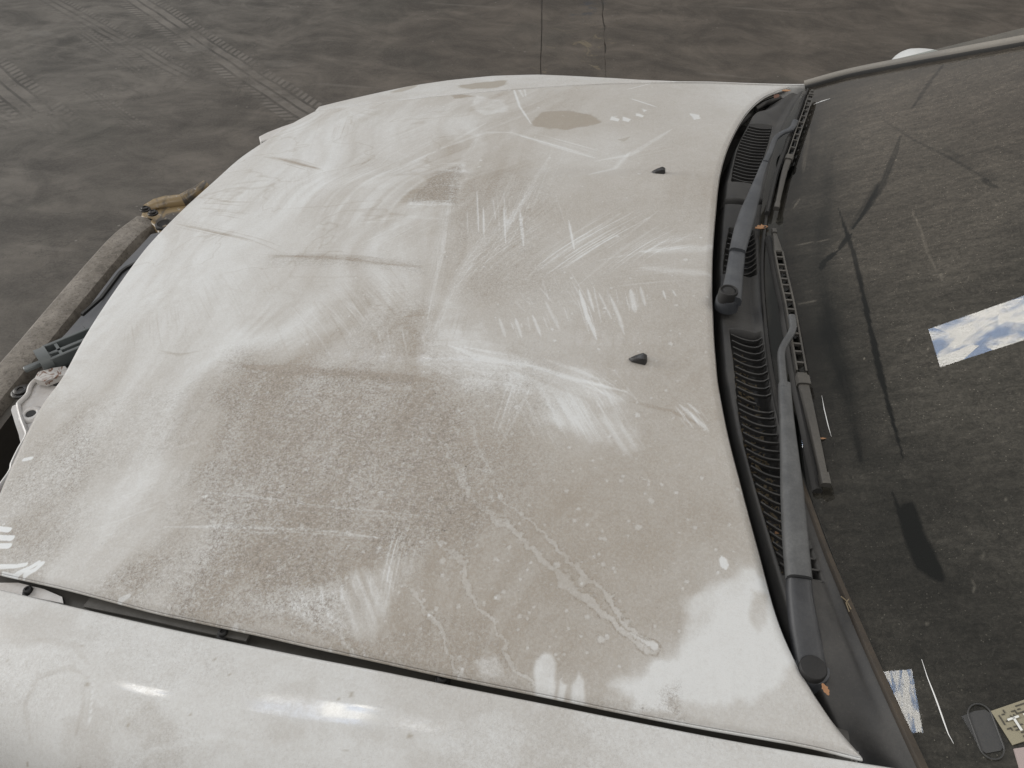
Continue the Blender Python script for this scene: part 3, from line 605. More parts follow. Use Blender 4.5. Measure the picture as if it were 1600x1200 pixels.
for (pts, wd, amt, nh, hp) in BR:
    P = resample(pts, 12, len(pts) > 2); T = np.gradient(P, axis=0); T /= np.linalg.norm(T, axis=1)[:, None]; Nn = np.stack([-T[:, 1], T[:, 0]], 1); hw_ = wd*hp/100.
    hair = max(.0016, .0011*hp/2.2)
    for k in range(nh):
        o_ = rb.gauss(0, .30)*wd; a_ = rb.uniform(0, .45); c_ = rb.uniform(.55, 1); dr = rb.uniform(-.05, .05)*wd
        i0, i1 = int(a_*11), max(int(a_*11)+2, int(c_*11)); q = P[i0:i1+1]+Nn[i0:i1+1]*(o_+dr*np.linspace(0, 1, i1-i0+1)[:, None]) 
        stroke(dust, X, Y, [tuple(z) for z in q], hair*rb.choice([1, 1, 1.5, 2.4]), amt*rb.uniform(.3, 1.15), .95, 0, True, .3)
# dried water runs: pale lumpy tracks with a thin dark rim
RUN = [
([(-0.3416, -0.3907), (-0.2958, -0.4223), (-0.2613, -0.4711), (-0.2425, -0.4956), (-0.2042, -0.5205), (-0.1553, -0.5574), (-0.114, -0.5881), (-0.0793, -0.6104), (-0.0372, -0.6343)], 0.01044, 1, 0.5, 0),
([(-0.2359, -0.4496), (-0.227, -0.476), (-0.2094, -0.4958), (-0.1773, -0.5128), (-0.1373, -0.5433), (-0.1096, -0.573), (-0.0856, -0.5837), (-0.064, -0.608), (-0.0361, -0.6328)], 0.00676, 1, 0.5, 0),
([(-0.2768, -0.542), (-0.26, -0.556), (-0.24, -0.5729), (-0.2305, -0.5942), (-0.2154, -0.6172), (-0.1905, -0.6309), (-0.1768, -0.6554), (-0.1668, -0.6729), (-0.1443, -0.6877)], 0.00712, 1, 0.5, 0),
([(-0.2975, -0.6032), (-0.2707, -0.6179), (-0.2496, -0.6395), (-0.2329, -0.6573), (-0.2163, -0.6837)], 0.00513, 1, 0.5, 0),
([(-0.3456, -0.6631), (-0.3298, -0.6778), (-0.323, -0.6834)], 0.00446, 1, 0.5, 0),
([(-0.2345, -0.4495), (-0.2478, -0.4415)], 0.00448, 1, 0.5, 0)]
for pts, wd, *_ in RUN:
    m = bbox_mask(X, Y, pts, wd*3); x, y = X[m], Y[m]
    xx = x+.015*(N1.fbm(x*60, y*60, 4)-.5)+.006*(N4.fbm(x*180, y*180, 3)-.5); yy = y+.015*(N2.fbm(x*60, y*60, 4)-.5)+.006*(N3.fbm(x*180, y*180, 3)-.5)
    D, S, L = seg_dist(xx, yy, pts); hw = wd*.5*(.35+1.3*N3.fbm(S*45+pts[0][0]*50, S*0+3, 3))*np.minimum(1, .25+S/(L*.35))
    q = D/(hw+1e-5); f0 = .5+.6*N4.fbm(x*70, y*70, 3)
    dust[m] += -.27*(1-sstep(.6, 1.05, q))*f0
    rim_ = np.exp(-((q-1.05)/.17)**2)*f0; grain[m] += .9*rim_; mud[m] += .34*rim_+.25*np.exp(-((q-1.05)/.10)**2)*sstep(.5, .62, N1.fbm(x*50, y*50, 3))
dust = np.clip(dust, 0, 1)
# grain: where dew pocked the dust
GR = [
([(-0.6721, -0.2806), (-0.5351, -0.2914), (-0.3671, -0.3198), (-0.3011, -0.4026), (-0.2574, -0.5104), (-0.2867, -0.5634), (-0.3466, -0.6019), (-0.4246, -0.6113), (-0.521, -0.6059), (-0.5883, -0.5434), (-0.6048, -0.4464)], 0.04635, 0.95, None, 0, 0),
([(-0.8851, -0.5204), (-0.8895, -0.4322), (-0.8189, -0.4082), (-0.7285, -0.5531), (-0.7303, -0.6413), (-0.783, -0.6454)], 0.02449, 0.5, None, 0, 0),
([(-0.6172, -0.5984), (-0.4092, -0.5939), (-0.3223, -0.6701), (-0.5127, -0.6663), (-0.6446, -0.6499)], 0.02077, 0.7, None, 0, 0),
([(-0.7256, -0.0132), (-0.4397, -0.0457), (-0.4304, -0.0767), (-0.7088, -0.0485)], 0.00937, 0.3, None, 0, 0),
([(-0.494, 0.2624), (-0.4602, 0.2865), (-0.4306, 0.1272), (-0.5177, 0.1353)], 0.00583, 0.8, None, 0, 0),
([(-0.5132, -0.2232), (-0.4141, -0.1316), (-0.3372, -0.2686), (-0.4596, -0.2884)], 0.0181, 0.3, None, 0, 0),
([(-0.3549, -0.2698), (-0.2081, -0.258), (-0.1657, -0.4986), (-0.2471, -0.5504), (-0.335, -0.4262)], 0.03877, 0.4, None, 0, 0),
([(-0.4705, 0.2225), (-0.2798, 0.2174), (-0.2226, -0.122), (-0.3473, -0.1595)], 0.04166, 0.3, None, 0, 0),
([(-0.8999, -0.3581), (-0.6652, -0.3329), (-0.6323, -0.4478), (-0.7641, -0.516)], 0.02603, 0.3, None, 0, 0),
([(-0.3542, -0.6943), (-0.2206, -0.6285), (-0.1432, -0.6935), (-0.016, -0.6838), (-0.0209, -0.696), (-0.2863, -0.6973)], 0.00726, 0.3, None, 0, 0),
([(-0.0281, -0.6743), (-0.0118, -0.6596), (-0.0101, -0.6884), (-0.0273, -0.6857)], 0.00465, 0.6, None, 0, 0),
([(-0.6008, -0.2997), (-0.3725, -0.3021), (-0.3671, -0.3198), (-0.582, -0.3184)], 0.00782, 0.6, None, 0, 0)]
for (poly, soft, amt, *_r) in GR: patch(grain, X, Y, poly, amt, soft, None, 0, 140)
grain = grain*(.55+.9*N4.fbm(X*25, Y*25, 4)); grain += .10*dust
grain = np.clip(grain, 0, 1)
MUD = [
([(-0.5914, 0.731), (-0.5497, 0.7396), (-0.504, 0.7438), (-0.474, 0.7472), (-0.4737, 0.7106), (-0.5081, 0.6948), (-0.5597, 0.7055)], 0.00224, 0.85, None, 0, 0),
([(-0.7547, 0.7356), (-0.7281, 0.7553), (-0.7018, 0.7662), (-0.6988, 0.7463), (-0.7289, 0.7229)], 0.00233, 0.7, None, 0, 0),
([(-0.3595, 0.4736), (-0.3432, 0.5169), (-0.3055, 0.5321), (-0.2567, 0.5159), (-0.2215, 0.4714), (-0.2607, 0.4494), (-0.2781, 0.4372), (-0.3386, 0.4525)], 0.0078, 0.36, None, 0, 0),
([(-0.5709, 0.66), (-0.5379, 0.6618), (-0.555, 0.64)], 0.00219, 0.4, None, 0, 0),
([(-0.1789, 0.3882), (-0.1558, 0.4006), (-0.1624, 0.3799)], 0.00183, 0.5, None, 0, 0),
([(-0.5236, 0.2137), (-0.483, 0.2233), (-0.4486, 0.2089), (-0.44, 0.1319), (-0.5177, 0.1353)], 0.00924, 0.1, None, 0, 0)]
for (poly, soft, amt, *_r) in MUD: patch(mud, X, Y, poly, amt, soft, None, 0, 140, warp=1.6)
mud = np.clip(mud, 0, 1)
# finger dabs and rain spots: bare bright paint / paler discs
DAB = [
([(-0.8354, -0.5834), (-0.8185, -0.5843)], 0.00873, 0.95, 0.25, 0),
([(-0.8282, -0.5959), (-0.8056, -0.5955)], 0.00863, 0.95, 0.25, 0),
([(-0.8143, -0.6069), (-0.8011, -0.6061)], 0.00854, 0.95, 0.25, 0),
([(-0.8802, -0.4753), (-0.8711, -0.473)], 0.00866, 0.8, 0.4, 0),
([(-0.7927, -0.6334), (-0.7702, -0.6318), (-0.7587, -0.6284)], 0.00679, 0.9, 0.3, 0),
([(-0.7665, -0.6425), (-0.7506, -0.6329), (-0.7428, -0.6247)], 0.00749, 0.9, 0.3, 0),
([(-0.7513, -0.6405), (-0.7406, -0.6338), (-0.7369, -0.6251)], 0.00746, 0.9, 0.35, 0),
([(-0.7857, -0.6397), (-0.7671, -0.6417)], 0.0045, 0.8, 0.4, 0),
([(-0.6097, -0.6581), (-0.6003, -0.6533)], 0.00703, 0.5, 0.5, 0)]
for (pts, wd, amt, soft, strk) in DAB: stroke(spot, X, Y, pts, wd, amt, soft, 0, taper=False, wob=.15)
rs = np.random.RandomState(4)
hx = HX.ravel(); hy = HY.ravel()
zone = sstep(.55, .9, dust)*sstep(-.62, -.45, X)*sstep(.1, -.05, Y)+.15*sstep(.4, .7, dust)
zc = (zone/zone.max()).ravel()
cand = rs.randint(0, hx.size, 9000); cand = cand[rs.rand(9000) < zc[cand]*.5][:520]
for c in cand:
    r = rs.choice([.0012, .0018, .0026, .0038], p=[.45, .33, .16, .06])
    m = (np.abs(X-hx[c]) < r*2.2) & (np.abs(Y-hy[c]) < r*2.2)
    if not m.any(): continue
    q = np.hypot(X[m]-hx[c], Y[m]-hy[c])/r*(1+.5*(N3.v(X[m]*700, Y[m]*700)-.5))
    dust[m] -= .34*(1-sstep(.7, 1.1, q)); grain[m] += .25*np.exp(-((q-1.15)/.2)**2)
dust = np.clip(dust, 0, 1)
GLOSS = .12+0*X
for (poly, soft, amt, *_r) in [
([(-0.0463, -0.6655), (0.0563, -0.6359), (0.0922, -0.5791), (0.1446, -0.6996), (-0.0436, -0.6943)], 0.01167, 0.6, None, 0, 0),
([(-0.5576, -0.2382), (-0.3769, -0.225), (-0.3631, -0.2729), (-0.5384, -0.2837)], 0.00716, 0.8, None, 0, 0),
([(-0.2333, -0.2152), (-0.0801, -0.1933), (-0.074, -0.2676), (-0.2216, -0.2777)], 0.01017, 1.0, None, 0, 0),
([(-0.7257, -0.2804), (-0.658, -0.2668), (-0.6395, -0.381), (-0.6729, -0.4603), (-0.6886, -0.4503)], 0.0123, 0.4, None, 0, 0)]: patch(GLOSS, X, Y, poly, amt, soft, None, 0, 140)
GLOSS = np.clip(GLOSS*np.clip(3.2*(N2.fbm(X*150+4*Y, Y*9, 4)-.28), .15, 1.6)*np.clip(2.4*(N1.fbm(X*30, Y*30, 4)-.2), .2, 1.4), 0, 1)
for n_, A_ in (('dust', dust), ('grain', np.clip(grain, 0, 1)), ('mud', mud), ('spot', np.clip(spot, 0, 1)), ('gloss', GLOSS)): fattr(hood, n_, A_)


def hit_nearest(P, q):  # nearest point of polyline P in x, returns y
    return np.interp(q, P[:, 0], P[:, 1])
# nozzles: a low faceted wedge, blunt end to the windscreen
def nozzle(x, y, lab):
    z = float(hood_z(np.array(x), np.array(y))); b = MB()
    V = [(-.011, 0, .0005), (-.007, -.004, 0), (.008, -.0062, 0), (.010, 0, 0), (.008, .0062, 0), (-.007, .004, 0),
         (-.008, 0, .0035), (-.003, -.003, .0055), (.004, -.0048, .0088), (.0085, -.003, .0078), (.0085, .003, .0078), (.004, .0048, .0088), (-.003, .003, .0055)]
    import bmesh
    bm = bmesh.new(); [bm.verts.new(v) for v in V]; bmesh.ops.convex_hull(bm, input=bm.verts)
    bmesh.ops.bevel(bm, geom=list(bm.edges), offset=.0005, segments=1, affect='EDGES')
    bm.verts.index_update(); F = [[v.index for v in f.verts] for f in bm.faces]; VV = [(v.co.x*1.22+x, v.co.y*1.22+y, v.co.z*1.15+z-.0004) for v in bm.verts]; bm.free()
    b.add(VV, F); o = b.build('washer_nozzle', M_noz, hood, ang=25, label=lab)
for (p, lab) in zip([(-0.0862, -0.2486), (-0.0934, 0.2485)], ('near black washer nozzle', 'far black washer nozzle')): nozzle(p[0], p[1], lab)

# ------------------------------------------------------------------ near fender
FE = resample([(-0.9224, -0.6461), (-0.7699, -0.6617), (-0.6821, -0.6706), (-0.5628, -0.6815), (-0.4733, -0.6879), (-0.3718, -0.6934), (-0.2865, -0.6967), (-0.2166, -0.6997), (-0.1148, -0.7029), (-0.0426, -0.7048), (0.04, -0.7061), (0.1187, -0.7061), (0.1788, -0.7055)], 420)
NF_, NA = 420, 150
def fender_patch():
    t = np.linspace(0, 1, NA)
    ex, ey = FE[:, 0], FE[:, 1]; ez = hood0(ex, ey)-.003
    # section: short inward lip, crown, then a side that falls almost upright
    sec = [(0.004, -.030), (.0035, -.010), (0.0022, -.003), (0, 0)]
    a = np.linspace(0, 1, NA-4)**1.0
    W = .145; Hh = .20
    n = 2.9
    th = a*math.pi/2
    yo = -W*np.sin(th)**(2/n*1.0); zo = -Hh*(1-np.cos(th)**(2/n*1.0))
    Yo = np.r_[[q[0] for q in sec], yo-.0015]; Zo = np.r_[[q[1] for q in sec], zo]
    bul = .012*np.exp(-((ex+.55)/.3)**2)
    Xg = np.repeat(ex[:, None], NA, 1); Yg = ey[:, None]+Yo[None]-bul[:, None]*np.clip(-Yo[None]/W, 0, 1)*2; Zg = ez[:, None]+Zo[None]+bul[:, None]*np.clip(-Yo[None]/W, 0, 1)*1.2
    Xg = Xg+.20*0
    Zg = Zg+.0007*(N2.fbm(Xg*7, Yg*7, 2)-.5)
    # lower side wall
    return Xg, Yg, Zg
def grid_obj(name, Xg, Yg, Zg, m, parent, flip=False, **k):
    a, b = Xg.shape; idx = np.arange(a*b).reshape(a, b)
    q = np.stack([idx[:-1, :-1], idx[1:, :-1], idx[1:, 1:], idx[:-1, 1:]], -1).reshape(-1, 4)
    if flip: q = q[:, ::-1]
    return np_mesh(name, np.stack([Xg, Yg, Zg], -1).reshape(-1, 3), q, m, parent, **k)
Xg, Yg, Zg = fender_patch()
# extend down to the sill
Xg = np.hstack([Xg, Xg[:, -1:], Xg[:, -1:]]); Yg = np.hstack([Yg, Yg[:, -1:]-.01, Yg[:, -1:]+.02]); Zg = np.hstack([Zg, Zg[:, -1:]-.15, Zg[:, -1:]-.32])
fender = grid_obj('fender', Xg, Yg, Zg, M_paint, car, flip=True, label='near white fender, thinly soiled with a bright roof light reflection')
X, Y = Xg, Yg
dF = .17+.28*(N1.fbm(X*7, Y*16, 5)-.42)+.25*sstep(.52, .7, N3.fbm(X*16+1, Y*20, 5))*.8
FST = [
([(-0.6274, -0.8063), (-0.6488, -0.778), (-0.6482, -0.7518), (-0.6178, -0.7381), (-0.5896, -0.7447)], 0.01039, 0.22, 0.8, 0.3),
([(-0.5824, -0.7438), (-0.5662, -0.7799), (-0.5684, -0.8042)], 0.00252, -0.4, 0.8, 0),
([(-0.5924, -0.7464), (-0.5783, -0.7753), (-0.5755, -0.7993)], 0.00571, 0.18, 0.8, 0),
([(-0.512, -0.8191), (-0.49, -0.7978), (-0.4477, -0.787)], 0.00539, -0.2, 0.8, 0.4),
([(-0.6767, -0.7133), (-0.6257, -0.7149), (-0.5978, -0.7324)], 0.01348, 0.15, 0.9, 0),
([(-0.4796, -0.7917), (-0.4316, -0.7789), (-0.3855, -0.7777)], 0.00598, -0.12, 0.9, 0.3),
([(-0.4394, -0.6925), (-0.2786, -0.7207), (-0.2125, -0.7337)], 0.01222, 0.05, 0.9, 0)]
for (pts, wd, amt, soft, strk) in FST: stroke(dF, X, Y, pts, wd, amt, soft, strk)
rs = np.random.RandomState(9); mF = 0*X
for (cx_, cy_) in [(-0.6957, -0.7395), (-0.5863, -0.7509), (-0.5213, -0.7811), (-0.4639, -0.709), (-0.5689, -0.8217), (-0.565, -0.8188), (-0.6317, -0.82), (-0.46, -0.7641), (-0.2989, -0.771), (-0.6173, -0.7154), (-0.4393, -0.7221), (-0.2443, -0.7501), (-0.371, -0.6868), (-0.3211, -0.7283), (-0.3112, -0.7232)]:
    r = rs.uniform(.0012, .0026); q = np.hypot(X-cx_, Y-cy_)/r*(1+1.2*(N3.fbm(X*300, Y*300, 2)-.5)); mF += .75*(1-sstep(.6, 1.2, q))
for n_, A_ in (('dust', np.clip(dF, 0, 1)), ('grain', .04+.14*sstep(.5, .7, N2.fbm(X*12, Y*12, 4))), ('mud', np.clip(mF, 0, 1)), ('spot', 0*X), ('gloss', np.clip(.35+1.3*N4.fbm(X*14, Y*14, 5), 0, 1))): fattr(fender, n_, A_)

# rail in the gap: a folded inner edge with its screws
RL = resample([(-0.8608, -0.6407, 0.7859), (-0.7957, -0.6472, 0.7993), (-0.7036, -0.6575, 0.8167), (-0.5809, -0.6669, 0.8378), (-0.4874, -0.6745, 0.852), (-0.2936, -0.684, 0.8767), (-0.2213, -0.6866, 0.8843), (-0.1161, -0.6882, 0.8937), (-0.0411, -0.6914, 0.899), (0.0446, -0.6917, 0.9045), (0.1419, -0.6924, 0.9119)], 90)
b = MB(); b.sweep([(p[0], p[1]-.004, p[2]) for p in RL], [(-.030, -.02), (-.030, -.004), (-.022, 0), (.022, 0), (.024, -.06), (.018, -.06)], (0, 0, 1), caps=False, closed_prof=False)
rail = b.build('inner_rail', M_inner, fender)
b = MB(); b.sweep([tuple(p+np.array([0, .004, .004])) for p in RL[18:38]], [(-.006, -.002), (-.006, .002), (.006, .002), (.006, -.002)]); b.build('rail_strip', M_inner, fender)
def bolt(p, r, par, m=M_bolt, name='bolt', axis=(0, 0, 1)):
    b = MB(); b.lathe(p, [(r*1.45, -.002), (r*1.45, .0012), (r*1.3, .0022), (r, .0025), (r, .0055), (r*.8, .0068), (r*.45, .007), (r*.42, .0052), (.0001, .0052)], 18, axis)
    o = b.build(name, m, par, ang=30)
    for a in (0, math.pi/2):
        pass
    return o
for p in [(-0.7473, -0.6508, 0.8117), (-0.4771, -0.6733, 0.8566), (-0.2312, -0.6876, 0.8862)]: bolt(p, .0052, fender, M_black)

# ------------------------------------------------------------------ far fender
SIL = [(-0.8942, 0.7061), (-0.8236, 0.731), (-0.7185, 0.7667), (-0.6247, 0.7824), (-0.5143, 0.789), (-0.4034, 0.7775), (-0.2644, 0.7425), (-0.1622, 0.7201), (-0.0235, 0.7022), (0.0831, 0.6919)]
SX = np.array([p[0] for p in SIL]+[.22]); SY = np.array([p[1] for p in SIL]+[.698])
ex = np.linspace(-.93, .30, 200); fa = np.array(FAR); ey = np.interp(ex, fa[:, 0], fa[:, 1])+.0045
sy = np.maximum(np.interp(ex, SX, SY), ey+.004)
sy = np.where(ex < SX[0], np.maximum(ey+.004, SY[0]-.4*(SX[0]-ex)), sy)
rows = []
for k_, (q, dy, dz) in enumerate([(0, -.003, -.028), (0, -.0005, -.006), (0, .0015, -.002), (.3, 0, -.001), (.6, 0, -.0005), (.9, 0, 0), (1, 0, -.0005), (1, .010, -.0045), (1, .024, -.014), (1, .04, -.03), (1, .055, -.055), (1, .07, -.10), (1, .078, -.2), (1, .07, -.42)]):
    yy = ey+(sy-ey)*q+dy; zz = hood0(ex, np.minimum(yy, sy))-.0018+dz; rows.append((ex.copy(), yy, zz))
Xg = np.stack([r[0] for r in rows], 1); Yg = np.stack([r[1] for r in rows], 1); Zg = np.stack([r[2] for r in rows], 1)
# refine across for attributes
def refine(G, n): t = np.linspace(0, G.shape[1]-1, n); i = np.minimum(t.astype(int), G.shape[1]-2); f = t-i; return G[:, i]*(1-f)+G[:, i+1]*f
Xg, Yg, Zg = [refine(G, 90) for G in (Xg, Yg, Zg)]
farf = grid_obj('fender', Xg, Yg, Zg, M_paint, car, label='far white fender seen edge on, with brown mud crust')
dd_ = .30+.5*(N1.fbm(Xg*12, Yg*20, 4)-.4)
mud2 = 0*Xg
for (poly, soft, amt, *_r) in MUD: patch(mud2, Xg, Yg, poly, amt, soft, None, 0, 140, warp=1.6)
for n_, A_ in (('dust', np.clip(dd_, 0, 1)), ('grain', .1+0*Xg), ('mud', np.clip(mud2, 0, 1)), ('spot', 0*Xg), ('gloss', .4+0*Xg)): fattr(farf, n_, A_)
# forward tip of the far fender: thin folded white flange
T = [(-1.0834, 0.641, 0.72), (-1.0718, 0.6682, 0.72), (-1.0495, 0.7037, 0.72), (-1.0252, 0.7365, 0.72), (-1.0062, 0.7668, 0.72)]; B = [(-1.0669, 0.6166, 0.72), (-1.0462, 0.6383, 0.72), (-1.0263, 0.6706, 0.72), (-1.0075, 0.707, 0.72), (-0.9881, 0.7443, 0.72)]
b = MB(); n = len(T)
V = [Vector(p) for p in T]+[Vector(p) for p in B]; V += [v-Vector((0, 0, .05)) for v in V]; Fc = []
for i in range(n-1): Fc += [(i, i+1, n+i+1, n+i), (2*n+i, 3*n+i, 3*n+i+1, 2*n+i+1), (i, 2*n+i, 2*n+i+1, i+1), (n+i, n+i+1, 3*n+i+1, 3*n+i)]
Fc += [(0, n, 3*n, 2*n), (n-1, 3*n-1, 4*n-1, 2*n-1)]
b.add(V, Fc); tip = b.build('fender_tip', M_white, farf, ang=30)
md = tip.modifiers.new('bevel', 'BEVEL'); md.width = .003; md.segments = 2

# ------------------------------------------------------------------ engine bay darkness
gx, gy = np.meshgrid(np.linspace(-.93, .10, 30), np.linspace(-.615, .615, 30), indexing='ij')
o = grid_obj('bay_shade_sheet', gx, gy, hood0(gx, gy)-.075-.02*np.random.RandomState(1).rand(30, 30), M_bay, car)  # dark sheet added so the panel gaps read as shade
# bonnet underside: inner skin 18 mm under the outer one
gx2, gy2 = coons(60, 60); cxm, cym = -.42, 0
gx2 = cxm+(gx2-cxm)*.975; gy2 = cym+(gy2-cym)*.972
o = grid_obj('inner_skin', gx2, gy2, hood0(gx2, gy2)-.014, M_inner, hood)
b = MB(); b.box((-.42, 0, .45), (1.0, 1.24, .5)); b.build('bay_shade_box', M_bay, car)  # dark block added to keep the bay in shade

# ------------------------------------------------------------------ windscreen
NGX, NGY = 430, 520
yy = np.linspace(-.745, .72, NGY); ss = np.linspace(0, 1, NGX)**1.15
GY0, GS = np.meshgrid(yy, ss); GX = xbase(GY0)+.001+GS*.86; TAP = 1-.33*np.maximum(GX-.19, 0)
GY = GY0*TAP; GZ = gz(GX, GY)
glass_o = grid_obj('windscreen', GX, GY, GZ, M_black, car, flip=False, label='dark windscreen filmed with dust and crossed by wiped streaks')


def mat_glass():
    t = NT('windscreen glass with dust film')
    d = t.attr('film'); br = t.attr('brown')
    n1 = t.noise(160, 5, .75, 1.2, scale=(1, 1, 1)); n2 = t.noise(520, 3, .7); curl = t.noise(120, 3, .6, 3.5)
    lines = t.noise(60, 5, .65, .8, scale=(.35, 1.6, 1), rot=(0, 0, -.25))
    f = t.math('ADD', t.math('MULTIPLY', t.ramp(n1, .36, .75), .42), t.math('MULTIPLY', t.ramp(n2, .48, .8), .30))
    f = t.math('ADD', f, t.math('MULTIPLY', t.ramp(curl, .56, .70), .30))
    f = t.math('ADD', f, t.math('MULTIPLY', t.ramp(lines, .35, .75), .30))
    s1 = t.math('MULTIPLY', t.ramp(t.vor(210), .16, .08), t.ramp(t.noise(90, 2), .44, .56))
    f = t.math('ADD', f, t.math('MULTIPLY', s1, 1.5))
    f = t.math('MULTIPLY', t.math('ADD', t.math('MULTIPLY', f, .185), .05), d, clamp=True)
    f = t.math('ADD', f, t.attr('mark'), clamp=True)
    col = t.mix(br, (.47, .43, .355), (.53, .455, .365))
    dif = t.n('ShaderNodeBsdfDiffuse'); t.L(col, dif.inputs[0])
    tr = t.n('ShaderNodeBsdfTransparent'); tr.inputs[0].default_value = (.50, .56, .53, 1)
    gl = t.n('ShaderNodeBsdfGlossy'); gl.inputs['Roughness'].default_value = .012
    fr = t.n('ShaderNodeFresnel'); fr.inputs[0].default_value = 1.52
    fr2 = t.math('MULTIPLY', fr.outputs[0], 1.25, clamp=True)
    m1 = t.n('ShaderNodeMixShader'); t.L(fr2, m1.inputs[0]); t.L(tr.outputs[0], m1.inputs[1]); t.L(gl.outputs[0], m1.inputs[2])
    m2 = t.n('ShaderNodeMixShader'); t.L(f, m2.inputs[0]); t.L(m1.outputs[0], m2.inputs[1]); t.L(dif.outputs[0], m2.inputs[2])
    return t.done(m2.outputs[0])
glass_o.data.materials.clear(); glass_o.data.materials.append(mat_glass())
X, Y = GX, GY
film = .92+.7*(N1.fbm(X*8, Y*8, 4)-.5)+.35*(N4.fbm(X*6, Y*22, 4)-.5)
mark = 0*X
# less film beside the wipers puts the dark reflection into the colour; more mid-screen
near_w = 1-sstep(.05, .17, X-xbase(Y)); film = film-.60*near_w*sstep(-.75, -.2, Y)*(.6+.8*N2.fbm(X*20, Y*6, 3))
GSTR = [
([(0.2891, 0.299), (0.273, 0.2401), (0.2469, 0.1561), (0.2159, 0.0847), (0.1958, 0.0442)], 0.0129, -0.62, 0.5, 0.35),
([(0.2408, 0.1599), (0.2153, 0.0944), (0.1946, 0.0483)], 0.01542, -0.4, 0.6, 0.5),
([(0.1932, 0.0332), (0.1819, 0.013), (0.1742, -0.0034)], 0.01018, -0.6, 0.5, 0.1),
([(0.1727, -0.0027), (0.1642, -0.0119), (0.1554, -0.0242)], 0.011, -0.6, 0.4, 0.1),
([(0.156, -0.0164), (0.1503, -0.0409)], 0.01094, -0.6, 0.4, 0.1),
([(0.1841, 0.1117), (0.1864, 0.0633), (0.1918, -0.024), (0.1942, -0.1529), (0.1965, -0.2484), (0.2006, -0.3214), (0.2058, -0.3915)], 0.00668, -0.62, 0.4, 0.1),
([(0.1923, -0.0986), (0.1955, -0.1906), (0.1972, -0.2805)], 0.00643, -0.4, 0.5, 0.1),
([(0.1925, -0.4343), (0.1984, -0.4698), (0.2073, -0.524)], 0.00646, -0.6, 0.4, 0.1),
([(0.3972, 0.5666), (0.366, 0.5023), (0.3393, 0.4406), (0.3197, 0.3941)], 0.0103, -0.6, 0.5, 0.3),
([(0.27, 0.4031), (0.3041, 0.2663), (0.3372, 0.1718), (0.3655, 0.0832)], 0.00704, -0.4, 0.7, 0.2),
([(0.3354, 0.2065), (0.3542, 0.1392), (0.3696, 0.0863)], 0.02441, -0.32, 0.8, 0.6),
([(0.3581, 0.101), (0.3613, 0.0801), (0.3689, 0.0647)], 0.00808, -0.65, 0.5, 0.5),
([(0.3612, 0.1768), (0.3915, 0.177), (0.4091, 0.1228)], 0.0187, -0.3, 0.9, 0.5),
([(0.4231, 0.5536), (0.4447, 0.5459), (0.4901, 0.5092)], 0.00574, -0.5, 0.6, 0.5),
([(0.1007, -0.5912), (0.1269, -0.6625)], 0.0018, -0.1, 0.9, 0),
([(0.1923, 0.2997), (0.1671, 0.1112), (0.1483, -0.0369), (0.1537, -0.1778), (0.1641, -0.3137), (0.1676, -0.3888)], 0.04039, -0.22, 0.95, 0.3)]  # broad last band: dark reflection beside the wipers, put into the film
for (pts, wd, amt, soft, strk) in GSTR: stroke(film, X, Y, pts, wd, amt*1.45, soft, strk, wob=.5)
GP = [
([(0.195, -0.4542), (0.2076, -0.448), (0.2131, -0.4714), (0.2235, -0.5351), (0.2095, -0.5275), (0.2012, -0.5098)], 0.00222, -0.75, -1.242, 0.25, 200),
([(0.0863, -0.2539), (0.1262, -0.364), (0.1298, -0.4176), (0.1114, -0.4194), (0.1007, -0.3596)], 0.0037, -0.6, None, 0, 0),
([(0.0816, 0.0332), (0.104, 0.0146), (0.1126, -0.2145), (0.0838, -0.2066)], 0.00717, -0.5, None, 0, 0),
([(0.1099, 0.3921), (0.182, 0.6149), (0.1328, 0.2649), (0.0969, 0.2159)], 0.00932, -0.35, None, 0, 0),
([(0.1407, -0.3845), (0.201, -0.3768), (0.2988, -0.4407), (0.2564, -0.6988), (0.1985, -0.6967), (0.1549, -0.5272)], 0.04342, -0.3, None, 0, 0),
([(0.2196, 0.5714), (0.4922, 0.4823), (0.358, -0.1226), (0.2344, -0.0724), (0.158, -0.0092)], 0.05894, 0.34, None, 0, 0),
([(0.1898, 0.5431), (0.218, 0.459), (0.1792, 0.2579), (0.1393, 0.1469), (0.1252, 0.1342)], 0.0111, 0.22, -1.724, 0.6, 120)]
for (poly, soft, amt, ang, strk, fr) in GP: patch(film, X, Y, poly, amt, soft, ang, strk, fr or 140)
GM = [
([(0.2683, 0.0655), (0.272, 0.0115), (0.272, -0.044), (0.2749, -0.1096)], 0.00349, 0.16, 0.8, 0.5),
([(0.2688, -0.1004), (0.2787, -0.1016), (0.2781, -0.1149)], 0.00493, 0.16, 0.8, 0.5),
([(0.1049, 0.0366), (0.1366, 0.0341), (0.1769, 0.029)], 0.00286, 0.18, 0.8, 0.4),
([(0.1172, -0.1064), (0.14, -0.1074)], 0.00438, 0.18, 0.9, 0.5),
([(0.1699, 0.4363), (0.1544, 0.3283), (0.1464, 0.2556)], 0.01133, 0.12, 0.9, 0.6),
([(0.1362, 0.1699), (0.1258, 0.1442)], 0.00412, 0.2, 0.9, 0.5),
([(0.2442, -0.5364), (0.2466, -0.543), (0.2434, -0.5492)], 0.00238, 0.14, 0.8, 0.4),
([(0.2522, -0.5206), (0.2589, -0.5077)], 0.00181, 0.1, 0.8, 0.4)]
for (pts, wd, amt, soft, strk) in GM: stroke(mark, X, Y, pts, wd, amt, soft, strk)
rs = np.random.RandomState(12)
